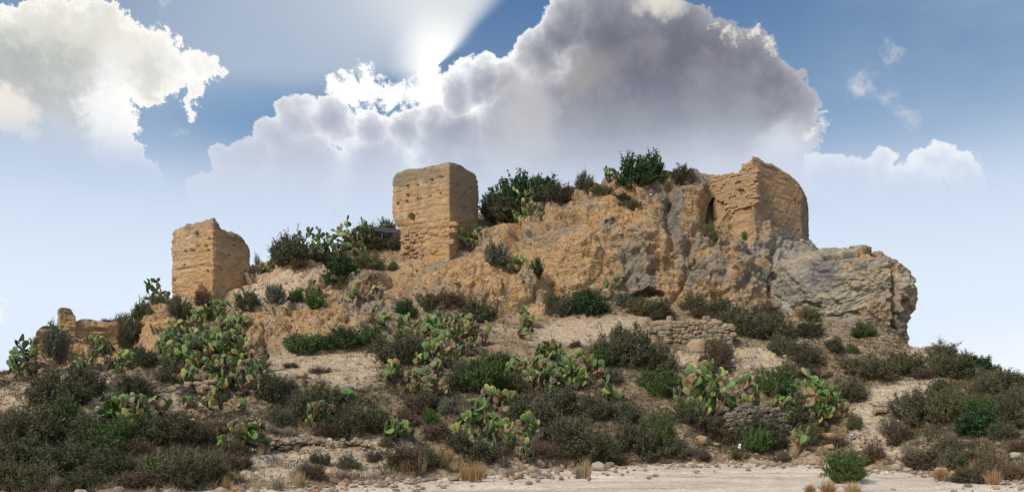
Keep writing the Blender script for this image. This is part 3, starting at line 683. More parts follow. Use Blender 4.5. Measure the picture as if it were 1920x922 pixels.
# far left: low ruined wall
W0 = wp(62, 640, 41.0)[:2]; W1 = wp(222, 610, 43.0)[:2]; W2 = W1+O([.2, 1.6]); W3 = W0+O([.2, 1.8])
wl = empty('ruined_wall', (W0[0], W0[1], 4.3), label='low crumbling earth wall with an upright stub, far left of the hill', category='ruined wall')
tp_ = tops_px(W0, W1, [(62,634),(68,622),(80,613),(110,609),(125,608),(140,603),(152,597),(165,598),(180,599),(200,603),(218,606)])
me, fp = ruin_mesh('rammed_earth_body', [W0, W1, W2, W3], [tp_, [(0, tp_[-1][1]), (1, tp_[-1][1]-.3)], [(0, tp_[-1][1]-.3), (.55, tp_[-4][1]-.2), (.72, tp_[3][1]-.1), (.8, tp_[1][1]-.2), (1, tp_[0][1]-.3)], [(0, tp_[0][1]-.3), (1, tp_[0][1])]],
                lambda p: 3.2, M_TAPIA, tower_col([(125,590,16,16,T_GR,.6),(110,640,60,20,O([.48,.29,.14]),.5)], band=.18, streak=.2, seed=13), seed=13, rough=.12, lifts=.5, step=.06, cap_in=.9, wearing=.03, topn=.6, rnd=.6, strata=2.2)
link('rammed_earth_body', local(me, wl), wl)

uw = (W1-W0)/np.linalg.norm(W1-W0); nw = O([-uw[1], uw[0]]); S0 = wp(111, 600, 41.35)[:2]+nw*.12; S1 = S0+uw*.72
ts_ = tops_px(S0, S1, [(111,577),(120,576),(134,578),(137,587),(141,592)])
me, fp = ruin_mesh('wall_stub', [S0, S1, S1+nw*.7, S0+nw*.7], [ts_, [(0, ts_[-1][1]), (1, ts_[-1][1])], [(0, ts_[-1][1]), (.3, ts_[1][1]), (1, ts_[0][1])], [(0, ts_[0][1]), (1, ts_[0][1])]],
                lambda p: 5.2, M_TAPIA, tower_col([(124,585,20,12,T_GR,.6)], band=.2, streak=.2, seed=19), seed=19, rough=.05, lifts=.3, step=.035, cap_in=.2, wearing=.01, topn=.2, rnd=.8, strata=2.)
link('wall_stub', local(me, wl), wl)
# ------------------------------------------------------------------ grey boulder crag at the right end: a closed rounded mass
def mass(name, outline, Yc, depth, mat, colf, nr=150, nt_=420, seed=0, amp=1.0, label=None, **kw):
    ol = O([wp(x, y, Yc) for x, y in outline])[:, [0, 2]]; c = ol.mean(0)
    th0 = np.unwrap(np.arctan2(ol[:, 1]-c[1], ol[:, 0]-c[0])); r0 = np.hypot(*(ol-c).T)
    if th0[-1] < th0[0]: th0 = th0[::-1]; r0 = r0[::-1]
    th = np.linspace(0, 2*np.pi, nt_, endpoint=False); tw_ = np.concatenate([th0-2*np.pi, th0, th0+2*np.pi]); rw = np.concatenate([r0]*3); r = np.interp(th, tw_, rw)
    k = np.exp(-.5*(np.arange(-9, 10)/3.)**2); k /= k.sum(); r = sum(k[j+9]*np.roll(r, -j) for j in range(-9, 10))
    s_ = np.linspace(-1, 1, nr)[:, None]; f_ = np.clip(1-np.abs(s_)**1.7, 1e-4, 1)   # front pole .. rim .. back pole
    rad = f_*(r[None]-.42); Y = Yc+depth*np.sign(s_)*(1-f_**3.2)**(1/2.2)*np.ones_like(r)[None]
    Pm = np.stack([c[0]+rad*np.cos(th)[None], Y, c[1]+rad*np.sin(th)[None]], -1)
    ct = O([c[0], Yc, c[1]]); nn = (Pm-ct)/O([r.mean(), depth, r.mean()]); nn /= np.linalg.norm(nn, axis=-1, keepdims=True)
    f1 = cell(Pm/O([1.9, 1.9, 1.5])+seed, 501); rr_ = fbm(Pm/1.1+seed, 5, 503, .55, True); st = fbm(Pm*O([.4, .4, 3.2])+seed, 4, 505); f2 = cell(Pm/.4+seed, 507)
    dm_ = amp*(.10*(.5-f1[0])+.12*rr_+.42*facet(Pm/O([2.6, 2.6, 2.0])+seed, 541, .8)+.14*facet(Pm/O([1., 1., .7])+seed+.2*rr_[..., None], 545)+.08*facet(Pm/.36, 547)+.09*st+.08*(.5-f2[0])+.10*fbm(Pm/O([.5, .5, .5]), 4, 511, .55, True)+.05*fbm(Pm/.14, 2, 509))
    pxm, pym = proj(Pm); dm_ = dm_-amp*.55*ss(9, 0, np.abs(pxm-1676-6*st))*ss(480, 520, pym)*(Pm[..., 1] < Yc)
    Pm = Pm+nn*dm_[..., None]
    return Pm, mesh(name, Pm, grid_faces(nr, nt_, True), mat, True, colf(Pm))
def crag_col(Pm):
    n1 = fbm(Pm/1.2, 4, 601)[..., None]; n2 = fbm(Pm/.35, 4, 603)[..., None]; px_, py_ = proj(Pm)
    c = O([.335,.29,.215])+(O([.23,.205,.165])-O([.335,.29,.215]))*ss(-.05, .55, n1)+(O([.42,.33,.215])-O([.335,.29,.215]))*ss(.0, .5, -n2)
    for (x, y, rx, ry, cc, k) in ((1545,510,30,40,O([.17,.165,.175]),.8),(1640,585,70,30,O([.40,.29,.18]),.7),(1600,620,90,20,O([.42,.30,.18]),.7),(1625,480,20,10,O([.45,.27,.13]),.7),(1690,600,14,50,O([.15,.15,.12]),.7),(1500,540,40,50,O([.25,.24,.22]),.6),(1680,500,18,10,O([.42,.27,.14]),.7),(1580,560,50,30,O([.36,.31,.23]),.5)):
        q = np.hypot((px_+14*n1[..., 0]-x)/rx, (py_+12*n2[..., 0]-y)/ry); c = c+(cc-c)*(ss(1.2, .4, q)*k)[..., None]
    return c
ol = [(1446,520),(1456,490),(1490,476),(1545,468),(1565,470),(1588,462),(1612,470),(1632,468),(1645,480),(1666,490),(1688,510),(1702,540),(1708,562),(1703,590),(1693,612),(1684,632),(1684,655),(1688,672),(1600,665),(1500,640),(1452,600)]
Pm, me = mass('crag_rock', ol, 49.0, 3.2, M_CRAG, crag_col, seed=3)
crag = link('crag_rock', me, kind='structure', label='grey rounded boulder crag overhanging at the right end of the ridge')
# ------------------------------------------------------------------ dry stone walls and loose stone
def dry_wall(name, label, knots, kind, hc, wc, seed, core, group=None, category='stone wall', dep=.3, miss=.04):
    """knots: (px, py of the foot, py of the top); stones laid on a core of packed earth"""
    r = np.random.RandomState(seed); pts = []
    for px, pf, pt in knots:
        g = at(px, pf); g[1] -= .25; g[0] = (px-CX)/F*g[1]; pts.append((g, z_at(pt, g[1])))
    root = empty(name, tuple(pts[len(pts)//2][0]), label=label, category=category, group=group)
    V, Q = [], []
    for i, (g, zt) in enumerate(pts):
        for yo, z in ((.12, g[2]-.4), (.12, zt-.06), (.9, zt-.1), (.9, g[2]-.4)): V.append((g[0]*(1+yo/g[1]), g[1]+yo, z))
        if i: a_ = (i-1)*4; b_ = i*4; Q += [(a_, b_, b_+1, a_+1), (a_+1, b_+1, b_+2, a_+2), (a_+2, b_+2, b_+3, a_+3)]
    m = len(V)-4; Q += [(0, 1, 2, 3), (m+3, m+2, m+1, m)]
    link('earth_core', local(mesh('earth_core', O(V), O(Q), M_CORE, False), root), root)
    for i in range(len(pts)-1):
        (g0, t0), (g1_, t1_) = pts[i], pts[i+1]; L = np.linalg.norm(g1_[:2]-g0[:2]); u = g1_-g0; u[2] = 0; u /= L; n = O([u[1], -u[0], 0]); n = n if n[1] < 0 else -n
        z = min(g0[2], g1_[2])-.1
        while z < max(t0, t1_):
            h = r.uniform(*hc); s = r.uniform(-.15, .05)
            while s < L:
                w = r.uniform(*wc); f = (s+w/2)/L; lo = g0[2]+(g1_[2]-g0[2])*f; hi = t0+(t1_-t0)*f
                if lo-.15 < z < hi-h*.35+r.uniform(-.08, .08) and r.rand() > miss:
                    c = g0*(1-f)+g1_*f; c[2] = z+h/2+r.uniform(-.04, .04); c = c-n*(.02+r.uniform(-.05, .07))
                    stone_on(root, kind, c, u, n, w*1.06, h*1.08, dep, 'stone', r, .3)
                s += w*.95
            z += h*.9
    return root
M_CORE = earth_mat('packed earth', (.20, .15, .10), 9, .6, .5)
dry_wall('dry_stone_wall', 'dry stone retaining wall of rounded tan stones under the crag', [(1222,618,603),(1250,640,599),(1290,641,599),(1330,640,600),(1372,650,603)], 'field', (.12, .30), (.14, .42), 31, None)
dry_wall('dry_stone_wall', 'dark dry stone wall between the two large cacti, lower right', [(1362,800,770),(1400,802,758),(1430,798,758),(1470,800,768)], 'dark', (.10, .18), (.13, .3), 37, None)  # laid in the dark stone colour
dry_wall('stone_row', 'low broken row of stones on the bare bank, lower left of centre', [(500,838,829),(540,836,827),(590,833,825),(640,835,827),(690,838,831)], 'field', (.08, .14), (.10, .22), 41, None, category='stone row', miss=.3)
dry_wall('stone_ledge', 'small ledge of tumbled stones above the dark scrub, right of the path', [(1640,770,760),(1675,775,762),(1705,778,768)], 'field', (.12, .2), (.16, .34), 43, None, category='stone ledge')
dry_wall('stone_ledge', 'ledge of reddish stones left of the pale slope, below the big cactus colony', [(332,737,722),(365,736,716),(400,734,718)], 'field', (.12, .2), (.16, .34), 47, None, category='stone ledge')
def boulder(label, px, py, w, h, kind, seed, cat='boulder', dep=None):
    r = np.random.RandomState(seed); cv, cq = cube_grid(6); ln = np.linalg.norm(cv, axis=1, keepdims=True)
    v = cv*.22+cv/ln*.85; v = v*(1+.30*fbm(v*1.1+seed, 3, seed)[:, None]+.10*fbm(v*3+seed, 2, seed)[:, None]-.10*cell(v*1.3+seed, seed)[0][:, None]); v *= .5
    g = at(px, py); k = g[1]/F; v = v*O([w*k, (dep or w)*k, h*k])*1.08
    me_ = mesh('boulder', v, cq, dict(block=MS_OR, pale=MS_PALE, dark=MS_DK, field=MS_MIX)[kind], True)
    o = link('boulder', me_, None, label=label, category=cat, group='boulders on the hillside'); o.location = (g[0], g[1]+w*k*.35, g[2]+h*k*.42); o.rotation_euler.z = r.uniform(-.4, .4)
for i, (lb, px, py, w, h, kd) in enumerate([
    ('round grey boulder on the verge of the track, lower right', 1768, 892, 20, 17, 'pale'), ('orange block beside the round grey boulder on the verge', 1794, 894, 18, 15, 'block'),
    ('flat pale boulder behind the straw clump at the track edge', 1124, 882, 28, 16, 'pale'), ('small dark boulder just right of the flat pale one', 1144, 875, 15, 10, 'dark'),
    ('pale rounded boulder on the bank at the right edge', 1906, 862, 18, 14, 'pale'), ('orange flat slab beneath scrub at the far right edge', 1912, 848, 26, 9, 'block'),
    ('small grey stone between the round boulder and the orange block', 1779, 897, 9, 7, 'pale'), ('orange rock under the left of the two large cacti', 1316, 833, 26, 17, 'block'),
    ('tan rock jutting from the pale slope at left of centre', 566, 710, 16, 13, 'block'), ('brown rock beside the tan one on the pale slope', 551, 709, 15, 9, 'field'),
    ('rust coloured rock left of the track end below the right cactus', 1556, 825, 24, 14, 'block'), ('second rust coloured rock in front of it, nearer the track', 1558, 843, 18, 11, 'block'),
    ('pale block on the verge left of the dry scrub', 1704, 884, 16, 9, 'pale'), ('tan rounded rock at the foot of the left tower corner', 400, 549, 26, 10, 'field'),
    ('tan slab standing beside the small cactus under the centre crag', 1138, 560, 15, 20, 'block'), ('brown rock half buried below the dry stone wall', 1310, 660, 34, 26, 'field'),
    ('tan boulder on the ridge right of the big green bush', 1012, 392, 22, 14, 'field'), ('flat ochre rock left of the dry orange grass tuft', 850, 900, 20, 8, 'field'),
    ('pale stone lying at the foot of the left bank cactus', 592, 800, 18, 12, 'block')]):
    boulder(lb, px, py, w, h, kd, 700+i)
# scattered stones and chips: nobody could count them
IV, IF = ico()
def scatter(n, seed, wfun, smin, smax, mat, name, label, power=3.0, road=0):
    r = np.random.RandomState(seed); out = []
    cand_r = r.randint(10, NFRONT-4, n*6); cand_c = r.randint(60, NC-72, n*6)
    pxq, pyq = px0[cand_r, cand_c], py0[cand_r, cand_c]; w = wfun(pxq, pyq, cand_r, cand_c); keep = r.rand(len(w)) < w
    pts = P[cand_r[keep], cand_c[keep]][:n]
    if road:
        x = r.uniform(-16, 18, road); px_ = r.uniform(0, 1920, road); yb = np.interp(px_, cols, Yb); y = yb-np.abs(r.normal(0, 2.6, road))**1.2*.6-.1; x = (px_-CX)/F*y
        pts = np.concatenate([pts, np.stack([x, y, x*0], 1)])
    n = len(pts); s = smin+(smax-smin)*r.rand(n)**power
    ang_ = r.rand(n)*6.28; V = IV[None]*(1+r.uniform(-.22, .22, (n, 12, 1)))*(s[:, None, None]*np.stack([r.uniform(.8, 1.4, n), r.uniform(.8, 1.2, n), r.uniform(.35, .75, n)], 1)[:, None])
    ca, sa_ = np.cos(ang_)[:, None], np.sin(ang_)[:, None]; V = np.stack([V[..., 0]*ca-V[..., 1]*sa_, V[..., 0]*sa_+V[..., 1]*ca, V[..., 2]], -1)
    V = V+pts[:, None]+O([0, 0, 1])*s[:, None, None]*.15
    Fq = (IF[None]+(np.arange(n)*12)[:, None, None]).reshape(-1, 3)
    tint = r.rand(n)[:, None]; base_c = O([.40,.31,.21])*(1-tint)+O([.20,.165,.13])*tint; hot = r.rand(n)[:, None] < .10; base_c = np.where(hot, O([.36,.215,.12]), base_c); pale = r.rand(n)[:, None] < .07; base_c = np.where(pale, O([.55,.49,.40]), base_c)
    link(name, mesh(name, V.reshape(-1, 3), Fq, mat, False, np.repeat(base_c, 12, 0)), kind='stuff', label=label)
M_CHIP = earth_mat('stone chips', None, 9, .2, .4)
rubz = [(1600,640,110,28),(1530,640,120,26),(1790,850,120,26),(1400,840,150,24),(760,850,110,30),(560,840,150,24),(420,780,90,50),(400,740,60,20),(300,830,90,40),(1100,870,160,12),(1680,790,60,20),(1330,690,120,30),
        (900,830,120,30),(470,590,80,20),(1650,700,70,30),(700,790,50,20)]
def rub(px, py, r_, c_):
    w = .10+.0*px
    for x, y, rx, ry in rubz: w = np.maximum(w, .9*ss(1.2, .4, np.hypot((px-x)/rx, (py-y)/ry)))
    return w*(1-.75*rock[r_, c_])*np.clip((GY[r_, c_]/45), .3, 1)
scatter(9000, 3, rub, .015, .115, M_CHIP, 'rubble', 'loose stone chips and rubble over the slopes', 3.0, 1700)
scatter(300, 4, rub, .08, .20, M_CHIP, 'rubble', 'larger loose stones tumbled down the slopes', 2.0, 30)

# ------------------------------------------------------------------ plants
MP = dict(
 dark=leaf_mat('dark scrub', (.046,.052,.027), (.155,.15,.078)), twig=leaf_mat('grey twigs', (.07,.055,.045), (.17,.14,.11)),
 green=leaf_mat('green broom', (.035,.075,.022), (.10,.155,.045)), olive=leaf_mat('olive scrub', (.06,.072,.03), (.16,.16,.07)),
 brown=leaf_mat('brown scrub', (.075,.052,.035), (.18,.125,.075)), deep=leaf_mat('dense green leaves', (.022,.055,.022), (.06,.12,.04)),
 straw=leaf_mat('straw', (.36,.25,.12), (.55,.43,.24)), rust=leaf_mat('rust dry grass', (.27,.14,.06), (.42,.27,.13)), grey=leaf_mat('grey green scrub', (.085,.10,.065), (.17,.18,.13)),
 bright=leaf_mat('bright green tuft', (.04,.105,.025), (.09,.18,.04)), ashen=leaf_mat('ashen grass', (.20,.18,.14), (.36,.31,.23)))
def ribbons(p0, p1, w, r, bend=0.0):
    """two-quad strips from p0 to p1"""
    n = len(p0); dirn = p1-p0; s = np.cross(dirn, r.normal(size=(n, 3))); s /= np.linalg.norm(s, axis=1, keepdims=True)+1e-9; s *= w[:, None]*.5
    mid = (p0+p1)/2+O([0, 0, 1])*bend*np.linalg.norm(dirn, axis=1, keepdims=True)
    V = np.stack([p0-s, p0+s, mid-s*.8, mid+s*.8, p1], 1)
    b = (np.arange(n)*5)[:, None]; return V.reshape(-1, 3), b+O([[0, 1, 3, 2]]), b+O([[2, 3, 4]])
def leaves(c, dirn, L, w, r):
    n = len(c); s = np.cross(dirn, r.normal(size=(n, 3))); s /= np.linalg.norm(s, axis=1, keepdims=True)+1e-9
    d_ = dirn/np.linalg.norm(dirn, axis=1, keepdims=True); V = np.stack([c, c+d_*L[:, None]*.5+s*w[:, None], c+d_*L[:, None], c+d_*L[:, None]*.5-s*w[:, None]], 1)
    return V.reshape(-1, 3), (np.arange(n)*4)[:, None]+O([[0, 1, 2, 3]])
def shrub_meshes(kind, seed, nst=70, nleaf=3400, up=.25, leafL=.055, leafw=.010, open_=.3, matl='dark', mats_='twig', lobes=1.9, hz_=.62):
    """a unit shrub, about 1 wide and 1 tall: (stems, foliage)"""
    r = np.random.RandomState(seed); th = r.rand(nst)*6.283; cz = r.rand(nst)**.85; rad = np.sqrt(1-(cz*.96)**2)
    dv = np.stack([np.cos(th)*rad, np.sin(th)*rad, cz], 1); ln = .80+.34*fbm(dv*lobes+seed*7.7, 2, seed)+.07*r.normal(size=nst); ln = np.clip(ln, .4, 1.1)
    tip = dv*O([.54, .54, .78])*ln[:, None]; tip[:, 2] += up*.12; root = dv*O([.10, .10, .0])+r.normal(0, .03, (nst, 3)); root[:, 2] = -.08
    Vs, q, t = ribbons(root, tip, r.uniform(.010, .022, nst), r, .08); sV, sF = [Vs], [q, t]; off = len(Vs)
    # twigs along the stems
    nt2 = nst*9; k = r.randint(nst, size=nt2); f = r.uniform(.35, 1.0, nt2)[:, None]; bp_ = root[k]*(1-f)+tip[k]*f+O([0, 0, 1])*.08*np.linalg.norm(tip[k]-root[k], axis=1, keepdims=True)*(1-np.abs(2*f-1))
    td = tip[k]-root[k]; td /= np.linalg.norm(td, axis=1, keepdims=True); td = td+r.normal(0, .55, (nt2, 3))+O([0, 0, up]); td /= np.linalg.norm(td, axis=1, keepdims=True)
    tl_ = r.uniform(.07, .20, nt2)[:, None]; tp = bp_+td*tl_; tp[:, 2] = np.maximum(tp[:, 2], .0)
    V2, q2, t2_ = ribbons(bp_, tp, r.uniform(.005, .010, nt2), r, .03); sV.append(V2); sF += [q2+off, t2_+off]
    k2 = r.randint(nt2, size=nleaf); f2 = r.rand(nleaf)[:, None]; c = bp_[k2]*(1-f2)+tp[k2]*f2+r.normal(0, .012, (nleaf, 3)); ld = td[k2]+r.normal(0, .6, (nleaf, 3))+O([0, 0, up])
    Vl, Fl = leaves(c, ld, r.uniform(.6, 1.3, nleaf)*leafL, r.uniform(.7, 1.3, nleaf)*leafw, r)
    quads = np.concatenate([f_ for f_ in sF if f_.shape[1] == 4]); tris = np.concatenate([f_ for f_ in sF if f_.shape[1] == 3])
    return mesh('stems', np.concatenate(sV), [quads, tris], MP[mats_], False), mesh('foliage', Vl, Fl, MP[matl], False)
KIND = {
 'dark':  dict(label='dark twiggy shrub', matl='dark', mats_='twig', nst=90, nleaf=7600, up=.35, leafL=.052, leafw=.010),
 'green': dict(label='green broom bush', matl='green', mats_='olive', nst=110, nleaf=5200, up=.9, leafL=.085, leafw=.010),
 'olive': dict(label='olive scrub bush', matl='olive', mats_='brown', nst=90, nleaf=5600, up=.5, leafL=.065, leafw=.010),
 'brown': dict(label='dry brown shrub', matl='brown', mats_='twig', nst=100, nleaf=4200, up=.35, leafL=.06, leafw=.011),
 'deep':  dict(label='leafy green bush', matl='deep', mats_='twig', nst=80, nleaf=6500, up=.2, leafL=.055, leafw=.017, lobes=2.2),
 'grey':  dict(label='grey green shrub', matl='grey', mats_='twig', nst=90, nleaf=5000, up=.6, leafL=.07, leafw=.011),
 'bare':  dict(label='bare twiggy shrub', matl='ashen', mats_='twig', nst=120, nleaf=500, up=.4, leafL=.05, leafw=.005),
 'bright':dict(label='bright green plant', matl='bright', mats_='olive', nst=80, nleaf=5000, up=.7, leafL=.08, leafw=.010)}
SH = {}
for i, (k, kw) in enumerate(KIND.items()):
    kw = dict(kw); kw.pop('label'); SH[k] = [shrub_meshes(k, 50+i*10+j, **kw) for j in range(4)]
def tuft_mesh(seed, mat, n=260, spread=.5):
    r = np.random.RandomState(seed); th = r.rand(n)*6.283; lean = r.rand(n)**1.3*spread*1.9; b = np.stack([np.cos(th), np.sin(th), th*0], 1)*r.uniform(0, .2, n)[:, None]
    L = r.uniform(.5, 1.05, n); dv = np.stack([np.cos(th)*np.sin(lean), np.sin(th)*np.sin(lean), np.cos(lean)], 1)
    tip = b+dv*L[:, None]; tip[:, :2] = tip[:, :2]*.62; V, q, t = ribbons(b-O([0, 0, .08]), tip, r.uniform(.010, .022, n), r, .10); return mesh('grass_tuft', V, [q, t], MP[mat], False)
TU = {k: [tuft_mesh(900+j+7*i, m) for j in range(3)] for i, (k, m) in enumerate(dict(straw='straw', rust='rust', ashen='ashen').items())}
TLAB = dict(straw='pale straw grass tuft', rust='orange dry grass tuft', ashen='ashen dry grass clump')
# where things stand, in words one can follow on the picture; first box that holds the plant's foot wins
REG = [('on top of the grey crag', 1530, 1700, -20, -5), ('by the ruined wall at far left', -99, 230, 0, 672), ('on the ridge left of the left tower', 230, 330, 0, 606), ('around the foot of the left tower', 318, 500, 0, 605),
 ('on the ridge between the left towers', 480, 760, 0, 512), ('on the slope below the skyline cactus', 480, 735, 512, 600),
 ('on the ridge right of the middle tower', 840, 1075, 0, 430), ('on the crag top by the right tower', 1070, 1330, 0, 400), ('growing on the central crag face', 850, 1450, 380, 535),
 ('along the foot of the central crag', 935, 1270, 535, 600), ('in the thicket by the crag foot', 735, 935, 540, 610), ('above the dry stone wall', 1262, 1480, 535, 640),
 ('beneath the grey boulder crag', 1480, 1680, 560, 668), ('below the dry stone wall', 1080, 1400, 640, 720), ('on the slope right of the stone wall', 1400, 1750, 668, 765),
 ('at the skyline on the far right', 1740, 1999, 600, 765), ('on the lower right bank', 1690, 1999, 765, 999), ('above the bare pale slope', 500, 735, 600, 668),
 ('in the middle thicket', 690, 1010, 610, 735), ('in the colony below the left tower', 225, 500, 560, 745), ('on the far left slope', -99, 250, 672, 775), ('in the lower left scrub', -99, 430, 745, 999),
 ('around the bare left bank', 430, 735, 668, 860), ('beside the track, left of centre', 430, 860, 860, 999), ('in the lower centre thicket', 735, 1210, 700, 830),
 ('along the track edge at centre', 735, 1230, 830, 999), ('between the large right cacti', 1340, 1480, 720, 865), ('on the bank near the large right cacti', 1200, 1690, 690, 868), ('in front on the track', 1400, 1700, 868, 999)]
def region(px, py):
    for nm, x0, x1, y0, y1 in REG:
        if x0 <= px < x1 and y0 <= py < y1: return nm
    return 'on the open hillside'
PENDING = []                                                       # (object, short look, px, py), labelled together at the end
ORD = ['', 'second', 'third', 'fourth', 'fifth', 'sixth', 'seventh', 'eighth', 'ninth', 'tenth', 'eleventh', 'twelfth', 'thirteenth', 'fourteenth', 'fifteenth', 'sixteenth']
NUM = ['', 'one', 'two', 'three', 'four', 'five', 'six', 'seven', 'eight', 'nine', 'ten', 'eleven', 'twelve', 'thirteen', 'fourteen', 'fifteen', 'sixteen', 'seventeen']
def write_labels():
    bins = {}
    for o, look, px, py in PENDING: bins.setdefault((look, region(px, py)), []).append((px, o))
    for (look, reg), L in bins.items():
        L.sort(key=lambda q: q[0]); n = len(L)
        for i, (px, o) in enumerate(L):
            if n == 1: o['label'] = f'{look} {reg}'
            elif n == 2: o['label'] = f'{("left" if i == 0 else "right")} one of two {look}s {reg}'.replace('bushs', 'bushes').replace('cactuss', 'cacti')
            else:
                w_ = 'leftmost' if i == 0 else 'rightmost' if i == n-1 else f'{ORD[i]} from left'
                o['label'] = f'{w_} of {NUM[min(n, 17)]} {look}s {reg}'.replace('bushs', 'bushes').replace('cactuss', 'cacti')
RP = np.random.RandomState(99)
def shrub(kind, px, py, w, h, size_words=True):
    g = at(px, py); k = g[1]/F; W, H = w*k, h*k; sv = RP.randint(4)
    root = empty('shrub', (g[0], g[1]+W*.22, g[2]-.04*H), category='shrub', group='shrubs on the hillside')
    root.scale = (W*1.14, W*1.0, H*1.35); root.rotation_euler = (RP.uniform(-.1, .1), RP.uniform(-.1, .1), RP.uniform(0, 6.28))
    link('stems', SH[kind][sv][0], root); link('foliage', SH[kind][sv][1], root)
    big = 'large ' if w >= 95 else 'small ' if w <= 32 else ''
    PENDING.append((root, big+KIND[kind]['label'], px, py)); return root
def tuft(kind, px, py, w, h):
    g = at(px, py); k = g[1]/F; o = link('grass_tuft', TU[kind][RP.randint(3)], None, category='grass tuft', group='dry grass tufts'); o.location = (g[0], g[1]+.05, g[2]-.01)
    o.scale = (w*k, w*k, h*k); o.rotation_euler.z = RP.uniform(0, 6.28); PENDING.append((o, ('large ' if w > 42 else 'small ' if w < 22 else '')+TLAB[kind], px, py))
